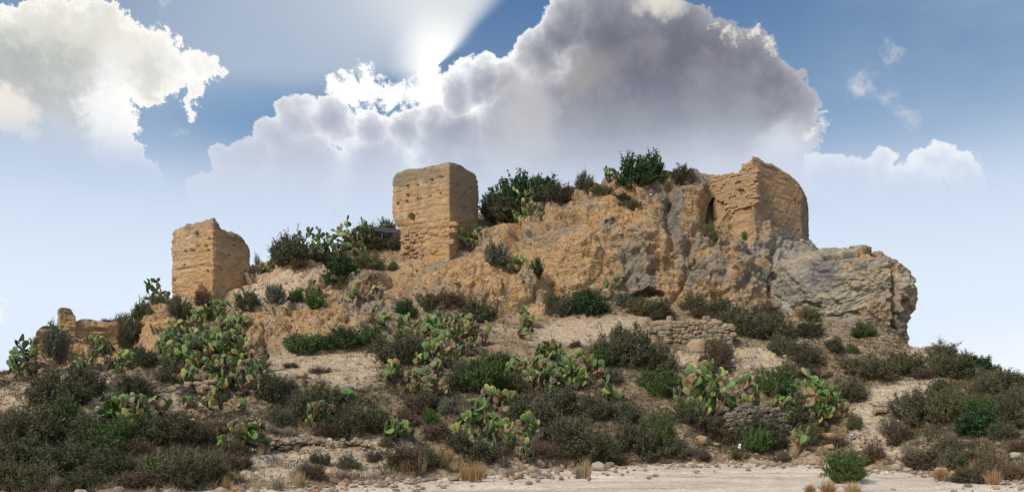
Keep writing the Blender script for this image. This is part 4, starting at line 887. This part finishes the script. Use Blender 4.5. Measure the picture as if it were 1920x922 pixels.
for q in [
 # left ridge
 ('dark',72,616,26,22),('dark',200,612,18,14),('olive',236,640,44,56),('green',262,604,34,40),('dark',232,655,34,50),('dark',335,596,50,46),('brown',378,572,40,36),('dark',292,590,44,40),('green',388,600,24,26),('dark',463,586,52,46),('brown',438,540,22,34),
 ('grey',100,672,48,66),('green',204,640,26,30),('bare',483,496,14,24),('grey',512,577,40,42),('bright',590,580,42,34),('bright',552,566,30,24),
 ('dark',540,500,70,68),('dark',528,478,50,50),('dark',555,488,46,46),('dark',690,446,50,44),('dark',725,440,40,34),('dark',668,470,44,40),('dark',600,492,50,30),('dark',712,428,60,36),('dark',700,470,50,30),('dark',738,470,34,34),('brown',560,512,40,30),('deep',640,534,62,56),('olive',690,505,52,36),('bare',650,478,40,30),('green',735,510,16,20),
 # ridge right of the middle tower
 ('deep',952,414,92,82),('deep',990,402,92,80),('dark',935,416,84,60),('dark',1040,380,76,44),('deep',1015,376,70,48),('dark',975,408,100,60),('dark',1095,362,36,40),('olive',1130,368,56,24),('dark',1075,366,30,20),
 ('deep',1190,342,64,54),('deep',1228,340,60,56),('dark',1205,344,70,34),('dark',1280,340,56,34),('bare',1300,342,30,24),('olive',1182,392,46,20),('brown',1166,376,40,16),
 ('grey',930,500,58,48),('deep',1004,520,28,36),('dark',1020,416,20,20),('olive',1332,455,36,42),('bright',1397,452,13,18),('dark',1252,395,18,24),
 # foot of the crag
 ('dark',1055,594,66,50),('deep',1110,592,70,48),('dark',1085,585,50,30),('olive',1200,592,60,36),('dark',1235,602,72,44),('dark',1300,588,50,42),('grey',1170,575,40,28),
 ('dark',815,584,74,44),('dark',890,606,66,48),('deep',760,594,40,32),('brown',850,575,50,30),('dark',918,600,34,30),
 ('dark',1352,602,76,50),('dark',1415,640,100,62),('dark',1380,620,70,50),('dark',1455,630,66,44),('brown',1440,596,50,30),('brown',1310,598,40,24),
 ('olive',1520,604,42,30),('dark',1520,634,70,38),('dark',1472,640,50,40),('green',1625,636,46,32),('dark',1565,662,48,30),('dark',1512,690,64,50),('dark',1465,668,56,40),('brown',1500,664,40,24),
 ('green',1600,664,20,16),('dark',1650,714,84,50),('olive',1710,706,70,52),('dark',1690,700,60,40),('brown',1735,712,44,24),('brown',1530,712,60,26),('olive',1600,700,50,30),
 # right skyline and bank
 ('dark',1775,680,56,42),('bare',1770,668,24,38),('dark',1800,712,80,52),('dark',1812,690,26,36),('deep',1845,694,48,32),('olive',1770,706,60,40),('dark',1885,740,84,52),('olive',1905,716,50,20),('dark',1860,740,60,38),('dark',1765,742,44,34),
 ('dark',1735,798,84,70),('olive',1780,796,70,72),('dark',1700,780,60,40),('green',1840,784,66,40),('deep',1845,818,82,60),('dark',1900,804,70,60),('dark',1888,826,64,40),('dark',1815,770,70,36),('dark',1900,770,60,46),
 ('brown',1690,834,60,46),('bare',1672,812,56,36),('brown',1740,884,84,46),('olive',1728,878,50,34),('dark',1800,884,60,48),('dark',1824,906,70,34),('brown',1870,908,84,48),('dark',1790,850,60,30),('brown',1900,905,60,40),('brown',1840,870,60,26),('brown',1915,850,40,28),
 # below the stone wall
 ('dark',1140,692,70,66),('dark',1190,690,90,84),('dark',1236,700,70,60),('green',1128,690,50,44),('dark',1165,640,44,34),('dark',1080,652,22,14),('brown',1345,700,62,66),('dark',1352,668,44,36),('dark',1322,690,30,24),
 # pale slope and middle
 ('green',565,666,70,40),('green',640,656,90,40),('green',690,650,70,38),('dark',548,660,44,34),('dark',600,650,50,26),('dark',755,690,100,74),('dark',712,660,50,30),('bare',780,660,60,40),
 ('green',905,742,110,74),('dark',870,736,80,60),('green',940,700,60,40),('dark',995,800,100,70),('dark',1050,780,90,60),('dark',965,740,60,44),('grey',1040,690,40,26),
 ('green',1245,746,76,50),('green',1218,730,50,30),('grey',1150,720,44,30),('dark',1090,872,110,90),('dark',1060,840,80,60),('dark',1130,860,70,50),('brown',1020,860,60,36),('dark',1205,862,110,76),('green',1235,840,64,60),('dark',1260,858,60,40),('dark',1175,800,60,50),('brown',1150,875,60,30),
 ('dark',905,872,84,46),('dark',860,850,60,40),('bare',950,858,50,30),('dark',1120,790,70,50),
 # left colony and slope
 ('dark',95,764,100,74),('dark',152,744,76,62),('dark',132,760,70,44),('dark',246,752,72,54),('green',215,766,48,34),('dark',315,718,56,50),('dark',270,690,50,40),('green',252,676,40,26),('dark',335,660,50,40),('dark',388,690,46,34),('dark',420,640,40,30),
 ('dark',505,756,64,66),('dark',535,748,56,40),('bare',465,730,40,44),('dark',590,788,80,74),('bare',560,770,60,50),('dark',628,762,60,40),('dark',520,800,50,40),('dark',660,822,90,62),('dark',705,812,60,52),('brown',615,820,60,32),
 ('bright',806,798,30,30),('dark',800,772,60,40),('brown',780,780,60,46),('grey',840,780,40,36),('brown',758,800,50,34),('brown',600,700,40,14),('brown',545,690,34,12),
 # lower left scrub
 ('dark',50,832,110,76),('green',112,808,80,58),('dark',160,840,96,66),('green',180,852,90,54),('dark',35,880,100,70),('dark',110,900,120,76),('dark',200,895,84,60),('olive',60,922,90,50),('dark',150,922,80,44),('grey',148,812,44,40),('brown',240,860,60,40),('green',225,830,56,44),('dark',10,830,60,60),('dark',8,915,60,60),
 ('dark',310,836,104,62),('olive',345,834,70,44),('dark',370,834,60,44),('brown',410,818,60,34),('dark',330,912,100,66),('dark',385,905,84,64),('green',290,905,56,44),('brown',440,880,60,34),('dark',445,856,50,28),('brown',250,915,70,34),('bare',100,922,60,30),
 # near the track
 ('brown',760,884,90,50),('dark',800,876,60,40),('brown',700,868,40,26),('dark',605,874,34,24),('dark',650,884,44,30),('dark',728,840,40,28),('brown',820,830,60,40),('brown',580,900,60,34),('dark',590,868,26,18),
 ('green',1455,744,80,50),('dark',1480,716,60,40),('dark',1590,758,74,48),('brown',1610,752,50,30),('dark',1604,806,32,34),('dark',1440,850,100,70),('dark',1395,838,80,50),('green',1420,852,60,50),('brown',1350,828,50,30),('dark',1330,812,60,40),
 ('brown',1515,862,64,46),('olive',1520,836,60,44),('brown',1640,866,46,34),('brown',1570,840,40,24),('dark',1290,800,70,60),('dark',1385,866,50,26),('brown',1310,866,60,22),('dark',1490,800,60,60),('green',1590,905,84,56),('olive',1605,900,50,44),('olive',1622,872,26,14),('brown',1470,868,40,20)]:
    shrub(*q)
for q in [('rust',424,922,34,36),('rust',404,824,26,30),('straw',1098,894,44,40),('ashen',1085,894,30,26),('rust',890,902,56,44),('rust',870,900,34,34),('straw',905,896,30,36),('straw',790,890,34,44),('rust',760,886,40,30),('straw',560,912,44,34),('ashen',520,918,40,30),('straw',600,905,40,26),
          ('ashen',640,900,40,24),('straw',490,920,40,26),('ashen',100,920,44,36),('ashen',75,921,36,30),('rust',1500,596,30,24),('rust',1440,572,30,16),('rust',1555,922,60,26),('straw',1600,921,60,24),('rust',1520,921,40,18),('rust',1635,862,30,26),('rust',1765,898,50,30),('rust',1865,908,50,36),('rust',1905,903,36,34),
          ('rust',1530,862,40,34),('straw',1490,858,26,28),('ashen',1005,892,34,20),('ashen',955,892,30,16),('ashen',505,812,44,26),('ashen',540,818,36,24),('straw',1240,872,34,16),('straw',1620,480,20,20),('rust',1120,650,26,14),('rust',960,890,20,16),('ashen',700,902,44,20),('rust',840,868,40,34),('straw',820,866,20,40),
          ('ashen',1330,640,34,30),('ashen',1355,646,30,26),('straw',1345,866,20,10),('ashen',760,850,40,30),('straw',850,885,30,26),('ashen',1700,850,36,24),('ashen',1480,690,30,20),('straw',1560,690,26,16),('ashen',1420,700,30,18),('rust',1260,640,20,14),('straw',450,905,30,20),('ashen',405,905,30,26),('rust',1716,868,30,28),('rust',1830,890,40,34)]:
    tuft(*q)
def on_mass(px, py):
    v = Pm[:Pm.shape[0]*3//5]; qx, qy = proj(v); i = np.argmin(np.hypot(qx-px, qy-py)); return v.reshape(-1, 3)[i]
for kd, px, py, w, h in (('straw',1625,472,30,18),('ashen',1600,468,24,12),('straw',1668,492,24,14),('rust',1640,480,20,10),('ashen',1560,474,18,10)):
    g = on_mass(px, py); k = g[1]/F; o = link('grass_tuft', TU[kd][0], None, category='grass tuft', group='dry grass tufts'); o.location = (g[0], g[1]+.1, g[2]-.03); o.scale = (w*k, w*k, h*k)
    PENDING.append((o, 'small '+TLAB[kd], px, -10))
# fine dry weeds over all the slopes: ground cover
def weeds(n, seed, mat, name, label, hh, bias):
    r = np.random.RandomState(seed); cr = r.randint(10, NFRONT-6, n*4); cc = r.randint(60, NC-72, n*4)
    w = (.55+.9*fbm(B0[cr, cc]/2.0, 3, seed))*(1-.8*rock[cr, cc])*bias(px0[cr, cc], py0[cr, cc])*(1-.9*pz[cr, cc])*(1-.8*bare[cr, cc]); k = r.rand(len(w)) < w; pt = P[cr[k], cc[k]][:n]
    nb = 7; b = np.repeat(pt, nb, 0)+r.normal(0, .05, (len(pt)*nb, 3))*O([1, 1, .1]); s = np.repeat(r.uniform(.4, 1.1, len(pt)), nb)*hh
    tip = b+np.stack([r.normal(0, .45, len(b)), r.normal(0, .45, len(b)), r.uniform(.5, 1, len(b))], 1)*s[:, None]
    side = r.normal(size=b.shape)*.009; V = np.stack([b-side, b+side, tip], 1).reshape(-1, 3); V[:, 2] -= .01
    link(name, mesh(name, V, (np.arange(len(b))*3)[:, None]+O([[0, 1, 2]]), MP[mat], False), kind='stuff', label=label)
low = lambda x, y: ss(560, 720, y)*.8+.25
weeds(12000, 71, 'brown', 'dry_weeds', 'sparse brown weeds over the slopes', .17, low)
weeds(7000, 72, 'ashen', 'dry_weeds', 'ashen dead grass over the slopes', .16, low)
scrubz = [(110,860,190,100),(370,840,150,80),(100,740,110,50),(250,720,60,50),(400,690,130,90),(620,780,140,60),(790,700,110,110),(930,760,120,110),(1100,800,180,80),(1190,660,90,60),(1400,620,120,50),(1330,680,90,40),
          (1420,810,130,60),(1560,690,110,50),(1770,780,120,70),(1860,740,80,60),(1800,880,130,40),(640,640,120,40),(850,600,90,50),(1120,580,100,30),(280,620,90,40),(560,860,60,20),(780,880,80,30)]
def scrub(x, y):
    w = .12+0*x
    for a, b, rx, ry in scrubz: w = np.maximum(w, ss(1.25, .5, np.hypot((x-a)/rx, (y-b)/ry)))
    return w
weeds(9000, 73, 'dark', 'dark_weeds', 'dark low scrub between the shrubs', .30, scrub)
weeds(6000, 74, 'olive', 'green_weeds', 'olive green low scrub between the shrubs', .24, scrub)
weeds(7000, 75, 'brown', 'dry_scrub', 'brown dead scrub between the shrubs', .30, scrub)
weeds(2500, 76, 'rust', 'dry_grass', 'rusty dry grass between the shrubs', .2, lambda x, y: .15+.8*ss(800, 880, y))
# ------------------------------------------------------------------ prickly pears: flat pads growing one from another
def pad_mesh(seed, mat, fat=1.0, curl=.06):
    r = np.random.RandomState(seed); seg = 9; rings = [(.05, .16), (.28, .68), (.58, 1.0), (.84, .74)]; V = [(0, 0, -.02)]
    wd = .30*r.uniform(.85, 1.15); th = .045*fat; tw = r.uniform(-curl, curl)*2
    for (t, w) in rings:
        for s in range(seg):
            a_ = 2*math.pi*s/seg; x = math.cos(a_)*wd*w*(1+r.uniform(-.04, .04)); y = math.sin(a_)*th*(.4+.6*w)+curl*(2*t-1)**2+tw*x; V.append((x, y, t+.03*math.cos(2*a_)*w))
    V.append((0, curl, 1.0)); V = O(V); Q, T = [], []
    for k in range(len(rings)-1):
        for s in range(seg): s2 = (s+1) % seg; Q.append((1+k*seg+s, 1+k*seg+s2, 1+(k+1)*seg+s2, 1+(k+1)*seg+s))
    L = len(V)-1; o = 1+(len(rings)-1)*seg
    for s in range(seg): s2 = (s+1) % seg; T += [(0, 1+s2, 1+s), (o+s, o+s2, L)]
    return V, O(Q), O(T)
def cactus_mat(name, c1, c2, c3):
    m, t, b = new_mat(name, .55); L = t.links; oi = t.nodes.new('ShaderNodeObjectInfo'); tcn = t.nodes.new('ShaderNodeTexCoord')
    n = tex(t, 'ShaderNodeTexNoise', 3.0, Detail=4); L.new(tcn.outputs['Object'], n.inputs['Vector'])
    v = tex(t, 'ShaderNodeTexVoronoi', 11.0); L.new(tcn.outputs['Object'], v.inputs['Vector'])
    f = tmath(t, 'ADD', tmath(t, 'MULTIPLY', oi.outputs['Random'], .8), tmath(t, 'MULTIPLY', tmath(t, 'SUBTRACT', n.outputs[0], .4), .8), clamp=True)
    mx = t.nodes.new('ShaderNodeMix'); mx.data_type = 'RGBA'; L.new(f, mx.inputs[0]); mx.inputs[6].default_value = (*c1, 1); mx.inputs[7].default_value = (*c2, 1)
    m2 = t.nodes.new('ShaderNodeMix'); m2.data_type = 'RGBA'; L.new(tmath(t, 'MULTIPLY', tmath(t, 'LESS_THAN', v.outputs['Distance'], .16), .55), m2.inputs[0]); L.new(mx.outputs[2], m2.inputs[6]); m2.inputs[7].default_value = (*c3, 1)
    m3 = t.nodes.new('ShaderNodeMix'); m3.data_type = 'RGBA'; L.new(tmath(t, 'MULTIPLY', tmath(t, 'SUBTRACT', n.outputs[0], .52, ), 5.0, True), m3.inputs[0]); L.new(m2.outputs[2], m3.inputs[6]); m3.inputs[7].default_value = (*[(x+y)/2 for x, y in zip(c2, c3)], 1)
    L.new(m3.outputs[2], b.inputs['Base Color']); return m
CM = dict(green=cactus_mat('green pad', (.075,.165,.045), (.18,.27,.075), (.30,.27,.14)), lime=cactus_mat('yellow green pad', (.22,.28,.075), (.35,.33,.10), (.42,.28,.10)),
          grey=cactus_mat('grey green pad', (.09,.155,.06), (.17,.21,.09), (.24,.20,.15)), dry=cactus_mat('withered pad', (.27,.20,.11), (.18,.135,.085), (.10,.07,.055)), dead=cactus_mat('dead pad', (.075,.055,.048), (.13,.10,.085), (.05,.04,.035)),
          rose=cactus_mat('rusty pad', (.36,.18,.09), (.28,.18,.12), (.16,.10,.07)))
PV = {}
for i, (k, m) in enumerate(CM.items()):
    L_ = []
    for j in range(4):
        V, Q, T = pad_mesh(300+i*10+j, m, .6 if k in ('dry', 'dead') else 1, (.16 if k in ('dry', 'dead', 'rose') else .05)*(1 if j % 2 else -1)); L_.append((mesh('pad', V, [Q, T], m, True), V, Q, T))
    PV[k] = L_
PN = dict(green='pad', lime='pad', grey='pad', dry='withered_pad', dead='withered_pad', rose='withered_pad')
MIXES = dict(fresh=dict(green=.46, lime=.14, grey=.16, dry=.14, dead=.08, rose=.02), mixed=dict(green=.36, lime=.20, grey=.14, dry=.17, dead=.08, rose=.05), old=dict(green=.18, lime=.12, grey=.12, dry=.34, dead=.16, rose=.08),
             shade=dict(green=.42, lime=.05, grey=.28, dry=.10, dead=.15, rose=0))  # dark mix: few yellow green pads, most grey green ones
CLAB = dict(fresh='green prickly pear', mixed='wilting prickly pear', old='withered prickly pear', shade='dark prickly pear')
PADS = [0]
def cactus(px, py, w, h, n, mixk='mixed', seed=None, droop=.0, padL=.375):
    n = int(n*2.0); w *= 1.12; h *= 1.22
    r = np.random.RandomState(seed if seed is not None else int(px*7+py)); g = at(px, py); k = g[1]/F; W, H = w*k, h*k
    base = O([g[0], g[1]+min(W, 1.2)*.3, g[2]]); root = empty('prickly_pear', tuple(base), category='cactus', group='prickly pears on the hillside')
    kinds = list(MIXES[mixk]); pr = O([MIXES[mixk][q] for q in kinds]); pr = pr/pr.sum(); small = g[1] > 43.5
    pads, tips = [], []
    nb = max(2, int(W/.30))
    def ground_z(x, y_):                                             # height of the hill under a point of the plant
        q = at(CX+F*x/y_, py); return q[2]
    for i in range(nb):
        x = (i+.5)/nb*W*.8-W*.4+r.uniform(-.1, .1); gz = at(CX+F*(base[0]+x)/base[1], py); z0 = gz[2]-base[2] if abs(gz[1]-g[1]) < 2 else 0
        tips.append((O([x, r.uniform(-.25, .35), z0-.06]), O([x/W*.9+r.uniform(-.2, .2), r.uniform(-.2, .2), 1.]), 0))
    V_, Q_, T_, I_ = [], [], [], []; off = 0; made = 0; tries = 0; live = list(tips)
    while made < n and tries < n*14:
        tries += 1; i = r.randint(len(live)) if r.rand() < .45 or len(live) < 12 else len(live)-1-r.randint(10); p, dpar, lv = live[i]
        dv = dpar/np.linalg.norm(dpar)*.8+r.normal(0, .55, 3)*O([1, .9, .6])+O([0, 0, .28])
        kd = kinds[r.choice(len(kinds), p=pr)]
        if lv == 0: dv = dv*O([.6, .6, 1]); kd = 'dead' if r.rand() < .35 else 'dry' if r.rand() < .5 else kd
        if kd in ('dry', 'dead') and lv > 1 and r.rand() < .6: dv[2] = -abs(dv[2])*.9-.2
        dv /= np.linalg.norm(dv); s = padL*r.uniform(.72, 1.2); tip = p+dv*s*.94
        if tip[2] > H*1.02 or abs(tip[0]) > W*.52 or tip[2] < -.25 or abs(tip[1]) > max(.5, W*.4): continue
        q = (abs(tip[0])/(W*.54))**2+(max(tip[2], 0)/(H*1.04))**2
        if q > 1.15: continue
        face = r.normal(size=3)*O([1, .7, .25])+O([0, -.5, 0]); nn = face-dv*face.dot(dv); nn /= np.linalg.norm(nn); xx = np.cross(nn, dv)
        Mx = np.stack([xx, nn, dv], 1); me_, Vp, Qp, Tp = PV[kd][r.randint(4)]
        if not small:
            o = bpy.data.objects.new(PN[kd], me_); SC.collection.objects.link(o); o.parent = root
            M4 = Matrix.Identity(4)
            for a_ in range(3):
                for b_ in range(3): M4[a_][b_] = Mx[a_, b_]*s*(1.12 if b_ == 0 else 1)
                M4[a_][3] = p[a_]
            o.matrix_basis = M4
        else:
            V_.append((Vp*s) @ Mx.T+p); Q_.append(Qp+off); T_.append(Tp+off); I_.append((kinds.index(kd), len(Qp), len(Tp))); off += len(Vp)
        made += 1; PADS[0] += 1
        if dv[2] > -.1: live.append((tip, dv, lv+1)); live.append((p+dv*s*.8+xx*s*.18, dv+xx*.6, lv+1))
    if small and V_:
        mi = np.concatenate([np.concatenate([np.full(q[1], q[0]) for q in I_]), np.concatenate([np.full(q[2], q[0]) for q in I_])])
        o = link('pads', mesh('pads', np.concatenate(V_), [np.concatenate(Q_), np.concatenate(T_)], [CM[q] for q in kinds], True, midx=mi), root, kind='stuff')
    PENDING.append((root, ('large ' if n >= 115 else 'small ' if n <= 27 else '')+CLAB[mixk], px, py)); return root
for q in [
 (40,708,46,66,46,'shade'),(28,716,36,44,22,'shade'),(64,712,40,40,20,'old'),(168,690,56,50,36,'fresh'),(140,700,30,26,12,'fresh'),(205,700,40,34,16,'old'),(228,692,44,30,16,'fresh'),(190,672,30,30,12,'shade'),
 (290,576,46,46,30,'shade'),(222,640,24,26,10,'shade'),
 # colony below the left tower
 (328,640,44,40,28,'mixed'),(365,640,52,48,34,'mixed'),(410,606,44,40,26,'fresh'),(405,640,60,46,36,'mixed'),(452,640,40,46,26,'mixed'),(330,690,60,56,44,'fresh'),(385,690,64,58,50,'fresh'),(440,690,60,60,46,'mixed'),
 (478,700,44,60,30,'old'),(420,740,64,54,44,'old'),(468,750,50,50,30,'old'),(350,728,40,36,22,'mixed'),(398,770,34,36,12,'mixed'),(352,770,22,24,6,'fresh'),(440,775,30,24,9,'old'),
 (345,665,50,44,26,'fresh'),(390,664,54,46,30,'fresh'),(425,668,50,44,24,'mixed'),(310,668,36,40,16,'fresh'),(362,705,56,40,26,'mixed'),(412,712,60,40,26,'fresh'),(455,722,50,40,22,'mixed'),(405,755,40,34,14,'fresh'),(492,735,36,44,16,'mixed'),(430,624,40,36,14,'fresh'),(380,600,30,26,9,'fresh'),
 (745,668,46,40,20,'fresh'),(790,668,50,40,22,'mixed'),(840,672,54,44,26,'mixed'),(880,676,50,40,22,'old'),(815,628,50,36,20,'fresh'),(860,628,40,36,16,'mixed'),(762,622,36,30,12,'fresh'),(810,710,36,34,12,'fresh'),
 (212,805,60,56,34,'fresh'),(250,815,56,64,30,'mixed'),(290,790,40,40,22,'fresh'),(448,852,84,52,44,'mixed'),
 # skyline between towers
 (582,490,56,56,46,'shade'),(604,492,50,70,44,'fresh'),(628,488,60,82,60,'fresh'),(655,480,60,84,60,'shade'),(682,470,50,70,40,'shade'),(705,462,44,54,26,'mixed'),(640,492,60,40,30,'old'),(498,516,34,28,18,'mixed'),(556,570,34,30,14,'fresh'),(588,562,30,34,14,'old'),(684,570,70,52,42,'old'),(700,612,24,44,12,'old'),
 (600,500,60,24,18,'old'),
 # middle colony
 (726,640,50,44,30,'fresh'),(770,650,60,56,42,'mixed'),(815,656,64,64,46,'mixed'),(862,650,60,60,44,'old'),(893,655,50,60,34,'old'),(835,694,60,46,36,'old'),(800,690,50,40,24,'mixed'),(905,600,30,30,9,'mixed'),
 (730,730,46,50,28,'mixed'),(790,752,60,50,36,'mixed'),(826,752,40,44,22,'old'),(765,728,30,30,12,'old'),
 # by the towers and on the crag
 (872,474,44,84,34,'fresh'),(886,462,34,84,22,'mixed'),(856,476,30,46,12,'old'),(982,426,40,110,34,'mixed'),(965,424,50,100,30,'mixed'),(998,424,34,70,16,'mixed'),(945,330,50,30,14,'fresh'),(972,512,36,30,18,'fresh'),(978,540,16,26,6,'old'),(1142,556,52,42,28,'fresh'),(1128,566,24,22,8,'old'),(988,620,36,44,20,'mixed'),(985,640,30,26,10,'old'),
 (1150,342,30,34,20,'shade'),(1206,312,24,36,14,'shade'),(1208,330,36,34,12,'shade'),
 # lower middle
 (975,730,50,50,36,'mixed'),(1010,742,64,64,50,'mixed'),(1050,735,66,60,50,'fresh'),(1095,735,54,66,36,'mixed'),(1030,690,50,44,26,'fresh'),(1125,720,30,40,14,'old'),(1150,762,54,56,16,'fresh'),
 (600,804,60,46,24,'mixed'),(655,760,40,26,14,'fresh'),(690,768,24,20,8,'fresh'),(722,805,44,36,18,'mixed'),(745,840,54,46,22,'fresh'),(765,836,30,28,10,'old'),
 (870,842,50,56,24,'mixed'),(905,830,60,70,44,'mixed'),(940,850,50,60,28,'mixed'),(955,790,40,50,18,'fresh'),(990,835,40,56,16,'mixed'),(920,775,50,44,24,'mixed'),(982,868,44,36,10,'old'),
 # large cacti lower right
 (1300,790,60,86,50,'fresh'),(1345,792,80,98,78,'fresh'),(1390,786,66,74,46,'mixed'),(1315,825,36,52,16,'mixed'),(1480,798,60,66,40,'fresh'),(1520,806,76,100,70,'mixed'),(1560,796,60,64,40,'fresh'),(1588,790,40,36,16,'mixed'),(1510,846,40,44,12,'mixed')]:
    cactus(*q)
write_labels()


# ------------------------------------------------------------------ metal beam on the ridge and scraps of litter
m_metal, _t, b_ = new_mat('galvanised metal', .4); b_.inputs['Base Color'].default_value = (.13, .135, .15, 1); b_.inputs['Metallic'].default_value = .3
def box_obj(name, sx_, sy, sz, mat, bev=.01, parent=None):
    import bmesh
    bm = bmesh.new(); bmesh.ops.create_cube(bm, size=1); bmesh.ops.scale(bm, vec=(sx_, sy, sz), verts=bm.verts); bmesh.ops.bevel(bm, geom=bm.edges[:], offset=bev, segments=2, affect='EDGES')
    me_ = bpy.data.meshes.new(name); bm.to_mesh(me_); bm.free(); me_.materials.append(mat); return link(name, me_, parent)
p0_, p1_ = wp(703, 429, 50.6), wp(750, 434, 51.0); mid_ = (p0_+p1_)/2
rl = empty('metal_rail', tuple(mid_), label='grey metal guard beam just left of the middle tower', category='metal beam'); rl.rotation_euler = (0, math.atan2(p0_[2]-p1_[2], p1_[0]-p0_[0]), math.atan2(p1_[1]-p0_[1], p1_[0]-p0_[0]))
Lb = float(np.linalg.norm(p1_-p0_))
for nm_, z in (('rail', .07), ('rail', -.06)):
    o = box_obj(nm_, Lb, .07, .10, m_metal, .02, rl); o.location = (0, 0, z)
o = box_obj('web', Lb*.98, .03, .12, m_metal, .005, rl)
for x in (-.2, .3):
    o = box_obj('post', .05, .05, .5, m_metal, .008, rl); o.location = (x*Lb, .06, -.28)
m_lit, _t, b_ = new_mat('white plastic', .5); b_.inputs['Base Color'].default_value = (.8, .8, .8, 1)
for i, (px, py, w, h, lb) in enumerate([(1436,820,5,8,'crumpled white plastic scrap in the dark scrub between the right cacti'),(1383,842,4,10,'torn white plastic strip caught in scrub under the dark stone wall'),(1274,764,14,5,'flattened white litter beside the left of the large right cacti'),
        (1442,694,6,7,'tiny white scrap on the slope right of the stone wall'),(1476,862,6,6,'white paper scrap at the track verge below the right cacti'),(1676,796,5,6,'tiny white scrap beside the stone ledge on the path'),(1594,822,12,6,'pale plastic scrap on the bank right of the cacti')]):
    g = at(px, py); k = g[1]/F; r = np.random.RandomState(i); n = 7; u_, v_ = np.meshgrid(np.linspace(-.5, .5, n), np.linspace(0, 1, n)); fz = r.normal(0, .12, (n, n))
    V = np.stack([u_*w*k+r.normal(0, .012, (n, n)), fz*w*k*2, v_*h*k], -1).reshape(-1, 3); V2 = V+O([0, .012, .0])
    Fq = grid_faces(n, n); rim = [j for j in range(n-1)]
    o = link('plastic_scrap', mesh('plastic_scrap', np.concatenate([V, V2]), np.concatenate([Fq, Fq[:, ::-1]+n*n]), m_lit, True), None, label=lb, category='litter', group='white litter on the slope'); o.location = (g[0], g[1]-.25, g[2]+.02)
print('pads', PADS[0], 'plants', len(PENDING), 'objects', len(bpy.data.objects), 'tris', sum(len(m.loops)-2*len(m.polygons) for m in bpy.data.meshes))
